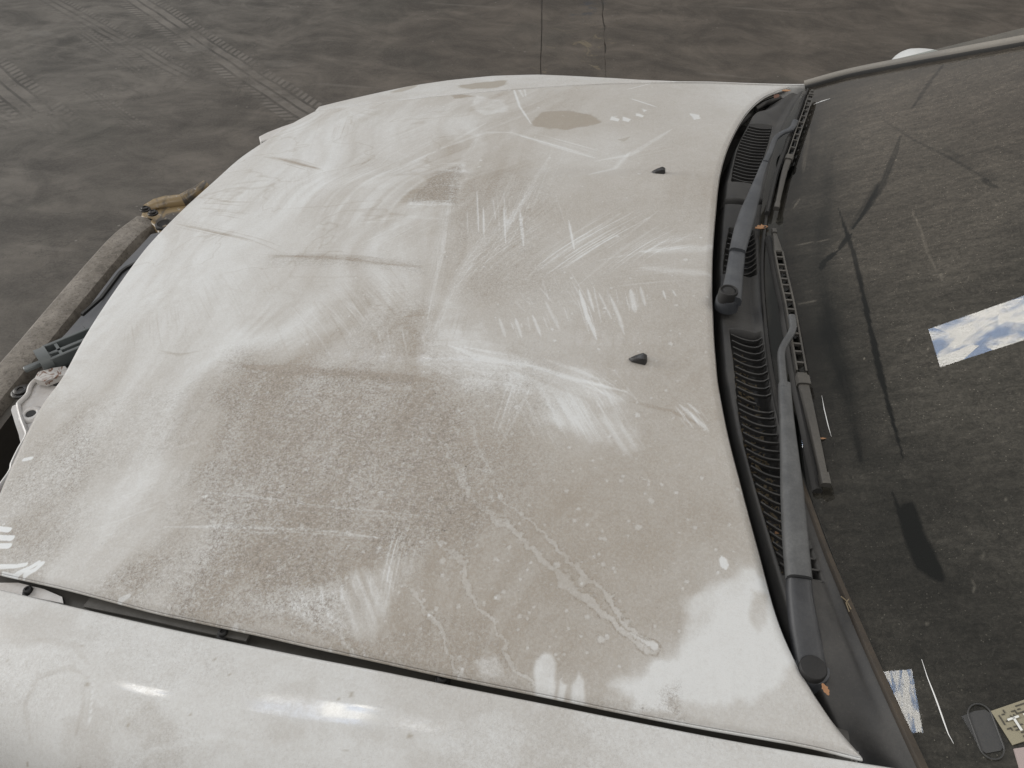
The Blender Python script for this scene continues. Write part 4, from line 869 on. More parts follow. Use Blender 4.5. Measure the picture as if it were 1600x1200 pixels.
for (cx_, cy_) in [p[:2] for p in [(0.2059, -0.5787, 0.963), (0.3469, 0.0795, 1.0598), (0.2716, 0.2174, 1.0224), (0.3552, -0.0059, 1.0642), (0.2474, -0.2347, 1.0109), (0.2312, -0.2131, 1.0048), (0.2457, 0.4, 0.9991), (0.307, -0.3438, 1.0305), (0.3149, 0.0853, 1.0457), (0.1835, -0.2338, 0.9828), (0.3011, -0.0857, 1.0396), (0.2819, -0.4534, 1.0101)]]:
    r = rs.uniform(.0010, .0018); q = np.hypot(X-cx_, Y-cy_)/r*(1+1.2*(N3.fbm(X*300, Y*300, 2)-.5)); mark += .28*(1-sstep(.3, 1.2, q))
for n_, A_ in (('film', np.clip(film, 0, 2)), ('mark', np.clip(mark, 0, 1)), ('brown', sstep(-.5, .35, Y)*sstep(.05, .2, X))): fattr(glass_o, n_, A_)

# dashboard under the glass
dx, dy = np.meshgrid(np.linspace(.0, .80, 40), np.linspace(-.70, .68, 60), indexing='ij')
dz = .865+.05*sstep(0, .3, dx)+.02*N1.fbm(dx*5, dy*5, 2)-.25*sstep(.55, .62, dx)
dash = grid_obj('dashboard', dx+xbase(dy)-.05, dy*(1-.25*dx), dz, M_dash, car)

# things lying on the dash near the near corner: permit card and a smoked tray, seen through the glass
def on_plane(P): return [Vector(p) for p in P]
PZ = [(0.2408, -0.6565, 0.9694), (0.2641, -0.6469, 0.981), (0.2928, -0.6353, 0.9951), (0.3003, -0.6691, 0.9938), (0.2748, -0.6805, 0.9809), (0.2482, -0.6839, 0.9687)]
c0 = Vector(PZ[0]); ax = (Vector(PZ[2])-c0).normalized(); 
Lc = (Vector(PZ[2])-c0).length; ay = (Vector(PZ[5])-c0); ay = (ay-ax*ay.dot(ax)); Wc = ay.length; ay.normalize(); an = ax.cross(ay); an = an if an.z > 0 else -an
card = bpy.data.objects.new('permit_card', None); link(card, None, 'tan card with dark maze marks and white letters T N on the windscreen', 'card'); card.location = (0, 0, 0)
def cbox(b, u0, u1, v0, v1, z0, z1):
    P = [c0+ax*(u*Lc)+ay*(v*Wc) for u, v in ((u0, v0), (u1, v0), (u1, v1), (u0, v1))]
    V = [p+an*z0 for p in P]+[p+an*z1 for p in P]
    b.add(V, [(3, 2, 1, 0), (4, 5, 6, 7), (0, 1, 5, 4), (1, 2, 6, 5), (2, 3, 7, 6), (3, 0, 4, 7)])
M_card = dusty('tan card', (.27, .245, .165), (.25, .22, .17), .3, .7); M_cardd = dusty('dark print', (.05, .045, .035), (.1, .09, .08), .3, .7); M_cardw = dusty('pale print', (.7, .7, .66), (.5, .5, .45), .2, .7)
b = MB(); cbox(b, 0, 1, 0, 1, 0, .0015); b.build('card_sheet', M_card, card)
b = MB(); rs = np.random.RandomState(3)
occ = rs.rand(9, 22) < .5
for r_ in range(9):
    for q_ in range(22):
        if occ[r_, q_]:
            hz = rs.rand() < .5
            u = .05+q_*.042; v = .08+r_*.098
            cbox(b, u, u+(.040 if hz else .016), v, v+(.028 if hz else .09), .0017, .0021)
b.build('print', M_cardd, card)
b = MB()
for (u0, u1, v0, v1) in ((.12, .27, .34, .40), (.185, .215, .34, .74), (.33, .36, .34, .74), (.47, .50, .34, .74)): cbox(b, u0, u1, v0, v1, .0023, .0027)
for i in range(10): cbox(b, .345+i*.013, .375+i*.013, .34+i*.037, .40+i*.037, .0023, .0027)
b.build('lettering', M_cardw, card)
P = [(0.2516, -0.6852, 0.9701), (0.2748, -0.6805, 0.9809), (0.2784, -0.7051, 0.9789), (0.2542, -0.7109, 0.9674)]
b = MB(); V = on_plane(P); b.add([v+Vector((0, 0, -.001)) for v in V]+[v+Vector((0, 0, .0004)) for v in V], [(3, 2, 1, 0), (4, 5, 6, 7), (0, 1, 5, 4), (1, 2, 6, 5), (2, 3, 7, 6), (3, 0, 4, 7)])
b.build('paper_slip', dusty('pink slip', (.36, .29, .27), (.32, .29, .27), .2, .7), None, label='small pale pink paper slip beside the tan permit card', cat='paper')
P = [(0.2208, -0.6606, 0.959), (0.23, -0.6563, 0.9636), (0.2371, -0.6551, 0.9669), (0.2405, -0.6582, 0.968), (0.2434, -0.6703, 0.9676), (0.2458, -0.6831, 0.9668), (0.2427, -0.6871, 0.9649), (0.2333, -0.6894, 0.9604), (0.2302, -0.6876, 0.9593), (0.2267, -0.6758, 0.9594)]
def slab(P, h, z=0):
    b = MB(); n = len(P); V = [Vector(p)+Vector((0, 0, z)) for p in P]+[Vector(p)+Vector((0, 0, z+h)) for p in P]
    a = sum((P[i][0]*P[(i+1) % n][1]-P[(i+1) % n][0]*P[i][1]) for i in range(n))
    top = tuple(range(n, 2*n)); bot = tuple(range(n))[::-1]
    if a < 0: top = top[::-1]; bot = bot[::-1]
    F = [top, bot]+[((i, (i+1) % n, n+(i+1) % n, n+i) if a > 0 else (i, n+i, n+(i+1) % n, (i+1) % n)) for i in range(n)]
    b.add(V, F); return b
M_tray = dusty('smoked grey plastic', (.030, .030, .030), (.075, .072, .065), .7, .4)
o = slab(P, .0016).build('sensor_cover', M_tray, car)
b = MB(); cp = Vector(P[0]); cc = sum((Vector(p) for p in P), Vector())/len(P)+Vector((0, 0, .0045)); axl = (Vector(P[6])-Vector(P[2])).normalized(); axs = axl.cross(Vector((0, 0, 1)))
ring = [cc+axl*(math.cos(a)*.010+(.012 if math.cos(a) > 0 else -.012))+axs*math.sin(a)*.008 for a in np.linspace(0, 2*math.pi, 28)]
ring = [Vector((p.x, p.y, gz(p.x, p.y)+.0022)) for p in ring]; b.sweep(ring, circ(6, .0007), caps=False); b.build('raised_ring', M_tray, o)

# ------------------------------------------------------------------ seals and pillar trims
def sw(name, P, prof, wd, ht, m, par, n=80, up=(0, 0, 1), **k):
    Q = resample(P, n); W = np.interp(np.linspace(0, 1, n), np.linspace(0, 1, len(wd)), wd); H = np.interp(np.linspace(0, 1, n), np.linspace(0, 1, len(ht)), ht)
    b = MB(); b.sweep([tuple(q) for q in Q], prof, up, list(W), list(H)); return b.build(name, m, par, ang=50, **k)
base_line = [(0.1915, -0.7084, 0.941), (0.1747, -0.6559, 0.9412), (0.1511, -0.5778, 0.941), (0.1295, -0.4994, 0.9404), (0.1147, -0.4339, 0.9404), (0.097, -0.3606, 0.9388), (0.0845, -0.2554, 0.9401), (0.0774, -0.1299, 0.9421), (0.0775, 0.0233, 0.9439), (0.0936, 0.1914, 0.9472), (0.1196, 0.3503, 0.9495), (0.1546, 0.5157, 0.9497), (0.1848, 0.6508, 0.9463)]
sw('lower_seal', base_line[:5]+[base_line[5]], BEVR, [.0075, .007, .006, .005, .004], [.006]*3, M_seal, glass_o, 90, label='brown crusted windscreen seal')
sw('lower_seal', base_line[5:], BEVR, [.005, .004, .004], [.006]*3, M_rubber, glass_o, 90)
GF = [(xbase(y)+.004, y) for y in np.linspace(-.45, .60, 60)]
V = []
for x_, y_ in GF:
    w_ = .030*min(1, (y_+.47)*6) if y_ < 0 else .030*min(1, (.66-y_)*4)
    V += [(x_, y_, gz(x_, y_)-.003), (x_+w_, y_, gz(x_+w_, y_)-.003)]
mesh('black_border', V, [(2*i, 2*i+1, 2*i+3, 2*i+2) for i in range(59)], M_rubber, glass_o)
pil = [(0.1819, 0.6691, 0.9425), (0.2619, 0.6575, 0.9793), (0.3608, 0.6135, 1.0287), (0.441, 0.5746, 1.0689), (0.5064, 0.5427, 1.1015), (0.5969, 0.5031, 1.1457), (0.6844, 0.4631, 1.1883)]
pl = resample(pil, 60)
sw('pillar_seal', pil, BEVR, [.006, .007], [.008], M_rubber, glass_o, 60)
out = [(p[0]-.001, p[1]+.013, p[2]+.003) for p in pl]
sw('pillar_trim', out, [(-.5, -.6), (.5, -.6), (.5, .1), (.3, .4), (0, .5), (-.3, .45), (-.5, .3)], [.013, .022], [.012, .016], M_trim, car, 60)
out = [(p[0]+.02, -p[1]-.085, p[2]-.01) for p in pl]
sw('pillar_trim', out, [(-.5, -.6), (.5, -.6), (.5, .1), (.3, .4), (0, .5), (-.3, .45), (-.5, .3)], [.013, .022], [.012, .016], M_trim, car, 60)

pa = resample(pil, 40); dark = []
V = [(p[0], p[1]+.004, p[2]-.006) for p in pa]+[(p[0], p[1]+.06, .55) for p in pa]; n = 40
mesh('door_lining', V, [(i, i+1, n+i+1, n+i) for i in range(n-1)], M_dash, car)
V = [(p[0]+.02, -p[1]-.09, p[2]-.016) for p in pa]+[(p[0], -p[1]-.14, .55) for p in pa]
mesh('door_lining', V, [(i, n+i, n+i+1, i+1) for i in range(n-1)], M_dash, car)
mesh('cabin_floor', [(0, -.8, .56), (2.2, -.8, .56), (2.2, .8, .56), (0, .8, .56)], [(0, 1, 2, 3)], M_dash, car)
# cracks: raised pale hairlines; the last one paints a bright reflected streak
for P, w_ in (([(0.198, -0.6116, 0.956), (0.2006, -0.6275, 0.955), (0.2037, -0.6414, 0.9545), (0.2058, -0.6516, 0.954), (0.208, -0.6637, 0.9533), (0.2102, -0.6749, 0.9527), (0.2129, -0.6824, 0.9528)], .0013), ([(0.1359, -0.2856, 0.9596), (0.1373, -0.3086, 0.9588), (0.1397, -0.3338, 0.9582), (0.1419, -0.3505, 0.9579)], .0011), ([(0.1863, 0.5531, 0.958), (0.2008, 0.5575, 0.9639), (0.2148, 0.5582, 0.97)], .0028)):
    k = len(P); b = MB(); b.sweep(P, circ(6), widths=[w_*q for q in np.interp(np.linspace(0, 1, k), [0, .35, .7, 1], [.15, 1, 1, .1])], heights=[.0006]*k); b.build('crack_or_streak', M_scar_streak, glass_o)
# front doors: white skins behind the fenders, just outside the picture
for sg, zt in ((-1, 0.), (1, -.02)):
    sec = [(.735, .925), (.775, .918), (.815, .895), (.845, .85), (.862, .78), (.868, .66), (.865, .5), (.85, .34)]
    xs = np.linspace(.215, 1.45, 24); Xd = np.repeat(xs[:, None], len(sec), 1); Yd = sg*np.repeat(np.array([q[0] for q in sec])[None], 24, 0); Zd = np.repeat(np.array([q[1]+zt for q in sec])[None], 24, 0)
    dr = grid_obj('front_door', Xd, Yd, Zd, M_paint, car, flip=(sg < 0)); so = dr.modifiers.new('solid', 'SOLIDIFY'); so.thickness = .012; so.offset = -1
    b = MB(); b.box((1.25, sg*.885, .76+zt), (.16, .022, .026), None, .006); b.build('door_handle', M_noz, dr)
# far door mirror shell (white), shows above the pillar
mc = Vector((.475, .93, .868)); V = []; nu, nv = 28, 16
for i in range(nu):
    for j in range(nv+1):
        a = 2*math.pi*i/nu; c = math.pi*j/nv; sx = abs(math.cos(a))**.7*math.copysign(1, math.cos(a)); sy_ = abs(math.sin(a))**.7*math.copysign(1, math.sin(a))
        V.append(mc+Vector((.075*sx*math.sin(c)**.7, .10*sy_*math.sin(c)**.7, .068*math.cos(c))))
F = [(i*(nv+1)+j, ((i+1) % nu)*(nv+1)+j, ((i+1) % nu)*(nv+1)+j+1, i*(nv+1)+j+1) for i in range(nu) for j in range(nv)]
mesh('door_mirror', V, F, M_paint, car)

# ------------------------------------------------------------------ cowl
RY = np.array(REAR); o_ = np.argsort(RY[:, 1]); RYs = RY[o_]
def xrear(y): return np.interp(y, RYs[:, 1], RYs[:, 0])
SLOT = {'far': ([(0.0697, 0.4953, 0.93), (0.052, 0.4261, 0.93), (0.0423, 0.3599, 0.93), (0.0366, 0.2984, 0.93), (0.0344, 0.259, 0.93)], [(0.1099, 0.4925, 0.93), (0.1005, 0.4231, 0.93), (0.0893, 0.3574, 0.93), (0.08, 0.2959, 0.93), (0.0725, 0.2536, 0.93)], 20),
        'mid': ([(0.0325, 0.1114, 0.93), (0.0277, 0.0693, 0.93), (0.025, 0.0329, 0.93), (0.0233, -0.0017, 0.93), (0.0226, -0.0283, 0.93)], [(0.0679, 0.1112, 0.93), (0.0692, 0.0779, 0.93), (0.0695, 0.0422, 0.93), (0.0698, 0.008, 0.93), (0.0703, -0.0151, 0.93)], 9),
        'near': ([(0.0323, -0.1482, 0.93), (0.0383, -0.2174, 0.93), (0.0429, -0.2999, 0.93), (0.0507, -0.3624, 0.93), (0.0614, -0.4186, 0.93), (0.0718, -0.4697, 0.93), (0.081, -0.5088, 0.93), (0.0871, -0.5308, 0.93)], [(0.0727, -0.1495, 0.93), (0.0789, -0.2276, 0.93), (0.0851, -0.3022, 0.93), (0.0909, -0.3642, 0.93), (0.1002, -0.4243, 0.93), (0.1098, -0.4703, 0.93), (0.1199, -0.5125, 0.93), (0.1274, -0.5448, 0.93)], 30)}
def cowl_z(x, y):
    d = x-xrear(y); g = xbase(y)-xrear(y); t = np.clip(d/(g+1e-6), -1, 1)
    z = .872+.055*sstep(.000, .017, d)+.006*np.sin(np.clip(t, 0, 1)*math.pi)*1.0
    z = z+.010*sstep(.80, 1.0, t)
    z = z-.03*sstep(-.60, -.69, y)*(1-sstep(.35, .95, t)) - .02*sstep(.54, .62, y)*(1-sstep(.2, .7, t))
    return z
def in_slot(x, y):
    m = np.zeros(x.shape)
    for k, (L, R, n) in SLOT.items():
        L, R = np.array(L), np.array(R)
        yl = resample(L, 60, False); yr = resample(R, 60, False)
        a = np.interp(y, yl[::-1, 1], yl[::-1, 0]) if yl[0, 1] > yl[-1, 1] else np.interp(y, yl[:, 1], yl[:, 0])
        c = np.interp(y, yr[::-1, 1], yr[::-1, 0]) if yr[0, 1] > yr[-1, 1] else np.interp(y, yr[:, 1], yr[:, 0])
        ylo, yhi = max(L[:, 1].min(), R[:, 1].min())-.0, min(L[:, 1].max(), R[:, 1].max())
        e = np.minimum(np.minimum(x-a, c-x), np.minimum(y-ylo, yhi-y)); m = np.maximum(m, sstep(-.0012, .0008, e))
    return m
def cowl_piece(y0, y1, ny, dz, lab):
    s = np.linspace(0, 1, 90); y = np.linspace(y0, y1, ny); Yc, S_ = np.meshgrid(y, s)
    x0 = xrear(Yc)-.05; Xc = x0+(xbase(Yc)+.003-x0)*S_; Zc = cowl_z(Xc, Yc)+dz-.045*in_slot(Xc, Yc)
    e = np.minimum(Yc-y0, y1-Yc); Zc = Zc-.012*np.clip(1-e/.004, 0, 1)**2
    return grid_obj('cowl_panel', Xc, Yc, Zc, M_cowl, car, flip=False, label=lab)
cp_far = cowl_piece(.198, .66, 360, .003, 'far cowl panel with a grille of thin curved slats')
cp_mid = cowl_piece(-.112, .190, 300, 0, 'middle cowl panel under the far wiper arm')
cp_near = cowl_piece(-.78, -.106, 700, .002, 'near cowl panel with a long grille of curved slats')
for k, par in (('far', cp_far), ('mid', cp_mid), ('near', cp_near)):
    L, R, n = SLOT[k]; L = resample(L, n+1, False); R = resample(R, n+1, False); dzp = {'far': .003, 'mid': 0, 'near': .002}[k]
    for i in range(1, n):
        a, c = Vector(L[i]), Vector(R[i]); bow = min(.0075, (c-a).length*.16); V = []; nn = 8; broken = (k == 'near' and i in (10, 11))
        for j in range(nn+1):
            t = j/nn; 
            if broken and i == 10: t *= .55
            p = a.lerp(c, t); p.y -= math.sin(t*math.pi)*bow*.75+t*.0; p.y -= (.003 if broken else 0)
            z = float(cowl_z(np.array(p.x), np.array(p.y)))+dzp+.0006-.002*math.sin(t*math.pi)
            hw = .00095
            V += [(p.x, p.y-hw, z), (p.x, p.y+hw, z+.0002), (p.x, p.y+hw+.0012, z-.0055), (p.x, p.y-hw+.0012, z-.0055)]
        F = []
        for j in range(nn):
            for q in range(4): F.append((j*4+q, j*4+(q+1) % 4, (j+1)*4+(q+1) % 4, (j+1)*4+q))
        F += [(3, 2, 1, 0), tuple(nn*4+q for q in range(4))]
        mesh('slat', V, F, M_cowl, par, smooth=False)
# rubber edge strip between the bonnet and the cowl, dark
P = [(xrear(y)-.012, y, .905) for y in np.linspace(-.70, .69, 50)]
sw('cowl_edge_rubber', P, circ(8), [.012], [.012], M_rubber, car, 120)
# dark lid screws and hoses in the far corner pocket
b = MB(); b.sweep([(.085, .60, .918), (.105, .625, .921), (.135, .655, .922)], circ(10), widths=[.010]*3, heights=[.010]*3); b.build('hose', M_rubber, cp_far)

# leaf litter caught below the near grille
rs = np.random.RandomState(5); b = MB(); L = np.array(SLOT['near'][0]); R = np.array(SLOT['near'][1])
for i in range(300):
    t = rs.beta(2, 3) if i < 300 else rs.rand(); u = rs.uniform(.12, .9); 
    p = np.array([np.interp(t, np.linspace(0, 1, len(L)), L[:, k]) for k in range(2)])*(1-u)+np.array([np.interp(t, np.linspace(0, 1, len(R)), R[:, k]) for k in range(2)])*u
    z = .889+rs.uniform(0, .012); a = rs.uniform(0, 6.3); l = rs.uniform(.0015, .006); w_ = rs.uniform(.0003, .0013)
    dx_, dy_ = math.cos(a)*l, math.sin(a)*l; nx, ny_ = -math.sin(a)*w_, math.cos(a)*w_; zz = rs.uniform(-.002, .003)
    b.add([(p[0]-dx_-nx, p[1]-dy_-ny_, z), (p[0]+dx_-nx, p[1]+dy_-ny_, z+zz), (p[0]+dx_+nx, p[1]+dy_+ny_, z+zz+.0006), (p[0]-dx_+nx, p[1]-dy_+ny_, z+.0005)], [(0, 1, 2, 3)])
b.build('leaf_litter', M_litter, None, label='crumbs of dry leaf litter caught under the near cowl grille', cat='litter', kind='stuff')

# ------------------------------------------------------------------ wipers
ARMP = [(-.5, -.35), (.5, -.35), (.5, .15), (.40, .42), (.2, .5), (-.2, .5), (-.40, .42), (-.5, .15)]
def arm(P, W, Hh, n, name, par, m=None, **k): return sw(name, P, ARMP, W, Hh, m or M_arm, par, n, **k)
def blade(P, width, par, lad0, lad1, nr, rub_off, side=1):
    """P: polyline of blade centre; ladder between fractions lad0..lad1"""
    n = 100; Q = [Vector(q) for q in resample(P, n)]; b = MB()
    def off(i, s, z=0):
        t = (Q[min(i+1, n-1)]-Q[max(i-1, 0)]).normalized(); sd = t.cross(Vector((0, 0, 1))).normalized(); return Q[i]+sd*s+Vector((0, 0, z))
    i0, i1 = int(lad0*(n-1)), int(lad1*(n-1))
    for s in (-1, 1): b.sweep([off(i, s*width*.42, .003) for i in range(i0, i1+1, 2)], RECT, widths=[width*.17]*len(range(i0, i1+1, 2)), heights=[.005]*len(range(i0, i1+1, 2)))
    for r in range(nr+1):
        i = int(i0+(i1-i0)*r/nr); b.sweep([off(i, -width*.42, .003), off(i, width*.42, .003)], RECT, widths=[.0032]*2, heights=[.0042]*2)
    for (a, c, w0, w1) in ((0, i0, .35, 1.0), (i1, n-1, 1.0, .62)):
        R = list(range(a, c+1, 2)); 
        if len(R) > 2: b.sweep([off(i, 0, .003) for i in R], ARMP, widths=[width*(w0+(w1-w0)*q/(len(R)-1)) for q in range(len(R))], heights=[.006]*len(R))
    for i, s in ((0, .5), (n-1, .75), (i1+2, 1.15)): b.sweep([off(max(i-1, 0), 0, .004), off(min(i+2, n-1), 0, .004)] if i < n-2 else [off(i-3, 0, .004), off(i, 0, .004)], ARMP, widths=[width*s*1.1]*2, heights=[.009]*2)
    o = b.build('wiper_blade', M_blade, par)
    b = MB(); b.sweep([off(i, rub_off, -.006) for i in range(1, n, 2)], [(-.5, -.5), (.5, -.5), (.5, .0), (.2, .5), (-.2, .5), (-.5, 0)], widths=[width*.75]*50, heights=[.008]*50)
    b.build('rubber_strip', M_rubber, par)
    return o
A1 = [(0.0269, -0.1228, 0.962), (0.0312, -0.0771, 0.962), (0.0368, -0.0051, 0.962)]
W1 = [0.02998, 0.02452, 0.02279]
wA = arm(A1, W1, [.016, .014, .012], 16, 'wiper', car, label='far wiper, its arm crossing the cowl grille')
A1b = [(0.036, -0.0079, 0.966), (0.0438, 0.0494, 0.966), (0.0521, 0.1011, 0.966), (0.0631, 0.1626, 0.966)]+[(0.0757, 0.2329, 0.972), (0.0843, 0.2753, 0.972)]
arm(A1b, [0.02379, 0.02664, 0.02535, 0.01993, 0.01315, 0.01008], [.014, .014, .012, .010, .006], 40, 'wiper_arm', wA)
A1c = [(0.0824, 0.2642, 0.974), (0.0923, 0.3059, 0.974)]+[(0.1069, 0.3838, 0.9613), (0.1202, 0.4005, 0.9658), (0.1307, 0.4041, 0.9701), (0.1365, 0.4149, 0.9717), (0.1423, 0.4394, 0.972)]
arm(A1c, [0.00879, 0.00916, 0.00932, 0.01065], [.006], 30, 'arm_rod', wA)
b = MB(); c = [(0.0226, -0.1144, 0.966)][0]; b.lathe(c, [(.013, -.01), (.013, .006), (.0122, .008), (.0105, .0082), (.0095, .006), (.0085, .0066), (.006, .0085), (.003, .0092), (.0001, .0093)], 28); b.build('pivot_cap', M_black, wA, ang=35)
blade([(0.1847, 0.5959, 0.9615), (0.1652, 0.4967, 0.9644), (0.1469, 0.408, 0.9649), (0.1303, 0.3238, 0.9641), (0.1169, 0.2599, 0.9621), (0.107, 0.1951, 0.9609), (0.0979, 0.1318, 0.9591)], .011, wA, .06, .62, 10, .012)
A2 = [(0.109, -0.6247, 0.925)]+[(0.1062, -0.6046, 0.93)]+[(0.102, -0.5858, 0.937)]+[(0.098, -0.5599, 0.945)]+[(0.0969, -0.5459, 0.95)]
M_armd = dusty('near black wiper base', (.022, .023, .026), (.10, .10, .10), .45, .45, sc=40, patches=22)
wB = arm(A2, [0.02833, 0.02781, 0.02608, 0.02442, 0.02296], [.018, .016, .014], 24, 'wiper', car, M_armd, label='near wiper lying over the long grille')
A2b = [(0.0958, -0.5471, 0.954)]+[(0.0939, -0.5094, 0.958)]+[(0.0927, -0.4553, 0.962), (0.0924, -0.3823, 0.962)]+[(0.0891, -0.3101, 0.972), (0.0894, -0.2879, 0.972)]
arm(A2b, [0.02423, 0.02451, 0.02307, 0.01948, 0.0154, 0.0141], [.015, .014, .012, .010, .009], 50, 'wiper_arm', wB, M_armg)
A2c = [(0.0877, -0.2971, 0.974), (0.0871, -0.2618, 0.974), (0.0875, -0.2329, 0.974), (0.0931, -0.2131, 0.974), (0.1013, -0.1923, 0.974)]+[(0.1043, -0.1778, 0.9744), (0.1037, -0.157, 0.9749)]
arm(A2c, [0.00921, 0.00867, 0.00887, 0.00905, 0.0092, 0.00934], [.007], 50, 'arm_rod', wB, M_armg)
b = MB(); c = [(0.1081, -0.6286, 0.934)][0]; b.lathe(c, [(.0125, -.01), (.0125, .002), (.0115, .0035), (.006, .0046), (.0001, .0048)], 28); b.build('pivot_cap', M_black, wB, ang=35)
for c in ([(0.025, -0.1121, 0.958)][0], [(0.109, -0.6257, 0.927)][0]):
    b = MB(); b.lathe(c, [(.0165, -.016), (.0165, -.002), (.0155, .003), (.0001, .004)], 28); b.build('pivot_base', M_arm, wA if c[1] > -.3 else wB, ang=35)
blade([(0.0919, 0.0687, 0.9578), (0.0948, 0.0295, 0.9595), (0.0995, -0.0465, 0.9614), (0.1052, -0.1216, 0.9626), (0.1101, -0.2031, 0.9619), (0.1143, -0.2705, 0.9604), (0.1184, -0.3133, 0.9596), (0.1241, -0.3719, 0.9578), (0.1293, -0.4268, 0.9555)], .0135, wB, .13, .66, 15, .006)


# ------------------------------------------------------------------ front end with the bumper skin off
beam_c = [(-1.2734, -0.3898, 0.55), (-1.3107, -0.2484, 0.55), (-1.324, -0.1231, 0.55), (-1.3338, -0.0097, 0.55), (-1.3475, 0.1204, 0.55), (-1.3631, 0.293, 0.55), (-1.3687, 0.3984, 0.55), (-1.3584, 0.4786, 0.55)]
bQ = resample(beam_c, 60)
b = MB(); BP = [(-.5, -.5), (.5, -.5), (.5, .36), (.44, .47), (.30, .5), (-.34, .5), (-.46, .45), (-.5, .36)]
b.sweep([tuple(q-np.array([0, 0, .05])) for q in bQ], BP, widths=list(np.interp(np.linspace(0, 1, 60), [0, 1], [.074, .072])), heights=[.10]*60)
beam = b.build('bumper_beam', M_beam, car, ang=50, label='dirt caked grey bumper beam')
b = MB(); off = []
for i in range(60):
    t = Vector(bQ[min(i+1, 59)]-bQ[max(i-1, 0)]).normalized(); sd = t.cross(Vector((0, 0, 1))); off.append(tuple(Vector(bQ[i])+sd*.044-Vector((0, 0, .075))))
b.sweep(off, RECT, widths=[.022]*60, heights=[.10]*60); b.build('beam_shaded_side', M_beamd, beam)  # separate strip in a darker beam colour paints the shaded rear face
P = [(-1.3777, 0.4839, 0.55), (-1.3947, 0.5277, 0.55), (-1.3886, 0.555, 0.55), (-1.3607, 0.5707, 0.55), (-1.326, 0.5812, 0.55), (-1.3107, 0.6281, 0.55), (-1.2985, 0.6616, 0.55), (-1.273, 0.6704, 0.55), (-1.243, 0.6594, 0.55), (-1.2544, 0.5571, 0.55), (-1.2582, 0.4812, 0.55), (-1.2642, 0.4319, 0.55), (-1.2909, 0.4205, 0.55), (-1.3203, 0.45, 0.55)]
br = slab(P, .045, -.045).build('beam_bracket', M_brack, car, ang=35, label='yellowed bracket with brown grime at the far end of the beam')
md = br.modifiers.new('bevel', 'BEVEL'); md.width = .007; md.segments = 3
b = MB(); R = [(-1.3726, 0.5095, 0.556), (-1.3599, 0.5313, 0.556), (-1.3355, 0.5493, 0.556), (-1.3028, 0.5626, 0.556), (-1.2907, 0.6081, 0.556), (-1.2784, 0.6481, 0.556)]; b.sweep(R, circ(10), widths=[.03, .035, .04, .038, .03, .026], heights=[.02, .03, .035, .034, .03, .03]); b.build('bracket_ridge', M_brack, br)
for (u, v, r) in ((0, 0, .009), (1, 0, .009)):
    c = [(-1.3573, 0.486, 0.57), (-1.3286, 0.4734, 0.57)][u]; bolt(c, r, br, M_bolt)
c = [(-1.2912, 0.4529, 0.552)][0]; b = MB(); b.lathe(c, [(.022, -.02), (.022, .004), (.017, .006), (.014, .001), (.0001, -.004)], 20); b.build('bracket_hole_plug', M_rubber, br)  # black dished plug stands for the dark of the bracket's hole

P = [(-1.203, 0.2921, 0.64), (-1.2009, 0.2351, 0.64), (-1.2008, 0.1443, 0.64), (-1.1859, 0.0285, 0.64), (-1.1804, -0.0563, 0.64), (-1.1818, -0.1103, 0.64), (-1.109, -0.188, 0.64), (-1.0221, -0.0992, 0.64), (-1.0832, 0.2295, 0.64), (-1.1741, 0.3143, 0.64)]
uc = slab(P, .012, -.012).build('under_cover', M_under, car, label='grey plastic cover behind the beam')
P = [(-1.1683, 0.1755, 0.648), (-1.1718, 0.1414, 0.648), (-1.1566, 0.0328, 0.648), (-1.1515, -0.0402, 0.648), (-1.1048, -0.0695, 0.648), (-1.0725, 0.0589, 0.648), (-1.1176, 0.174, 0.648)]
slab(P, .010, -.006).build('cover_flap', M_under, uc)
b = MB(); R = [(-1.1566, 0.1653, 0.655), (-1.169, 0.1438, 0.655), (-1.172, 0.1268, 0.655), (-1.1611, 0.0398, 0.655), (-1.1673, -0.016, 0.655)]; b.sweep(R, RECT, widths=[.006]*5, heights=[.006]*5); b.build('cover_seam', M_rubber, uc)

# bonnet catch: ribbed grey green rail with a round end
la, lb = Vector([(-1.0715, -0.2213, 0.735)][0]), Vector([(-1.0162, -0.1505, 0.735)][0]); dl = (lb-la).normalized(); sl = dl.cross(Vector((0, 0, 1)))
b = MB(); ROT = Matrix((dl, sl, Vector((0, 0, 1)))).transposed()
for s_ in (-.021, .019): b.box(la+dl*.085+sl*s_, (.15, .006, .022), ROT, .0012)
b.box(la+dl*.085-Vector((0, 0, .012)), (.15, .040, .005), ROT)
b.box(la+dl*.085+sl*.002+Vector((0, 0, .004)), (.15, .007, .010), ROT, .001)
for q in (.030, .10): b.box(la+dl*q, (.005, .038, .018), ROT)
lt = b.build('bonnet_catch', M_latch, car, label='grey green ribbed plastic catch')
b = MB(); b.sweep([tuple(la+sl*math.cos(a)*.022+Vector((0, 0, 1))*math.sin(a)*.016+dl*.004) for a in np.linspace(-.3, math.pi+.3, 16)], RECT, up=tuple(dl), widths=[.005]*16, heights=[.018]*16); b.build('catch_ring', M_latch, lt)
b = MB(); b.box(la-dl*.016-Vector((0, 0, .004)), (.030, .012, .008), ROT, .002); b.box(la+dl*.006, (.02, .02, .02), ROT, .004); b.build('catch_tongue', M_latch, lt)
b = MB(); b.box(la+dl*.06-sl*-.02-Vector((0, 0, .04)), (.13, .07, .05), ROT, .004); b.build('catch_base', M_black, lt)

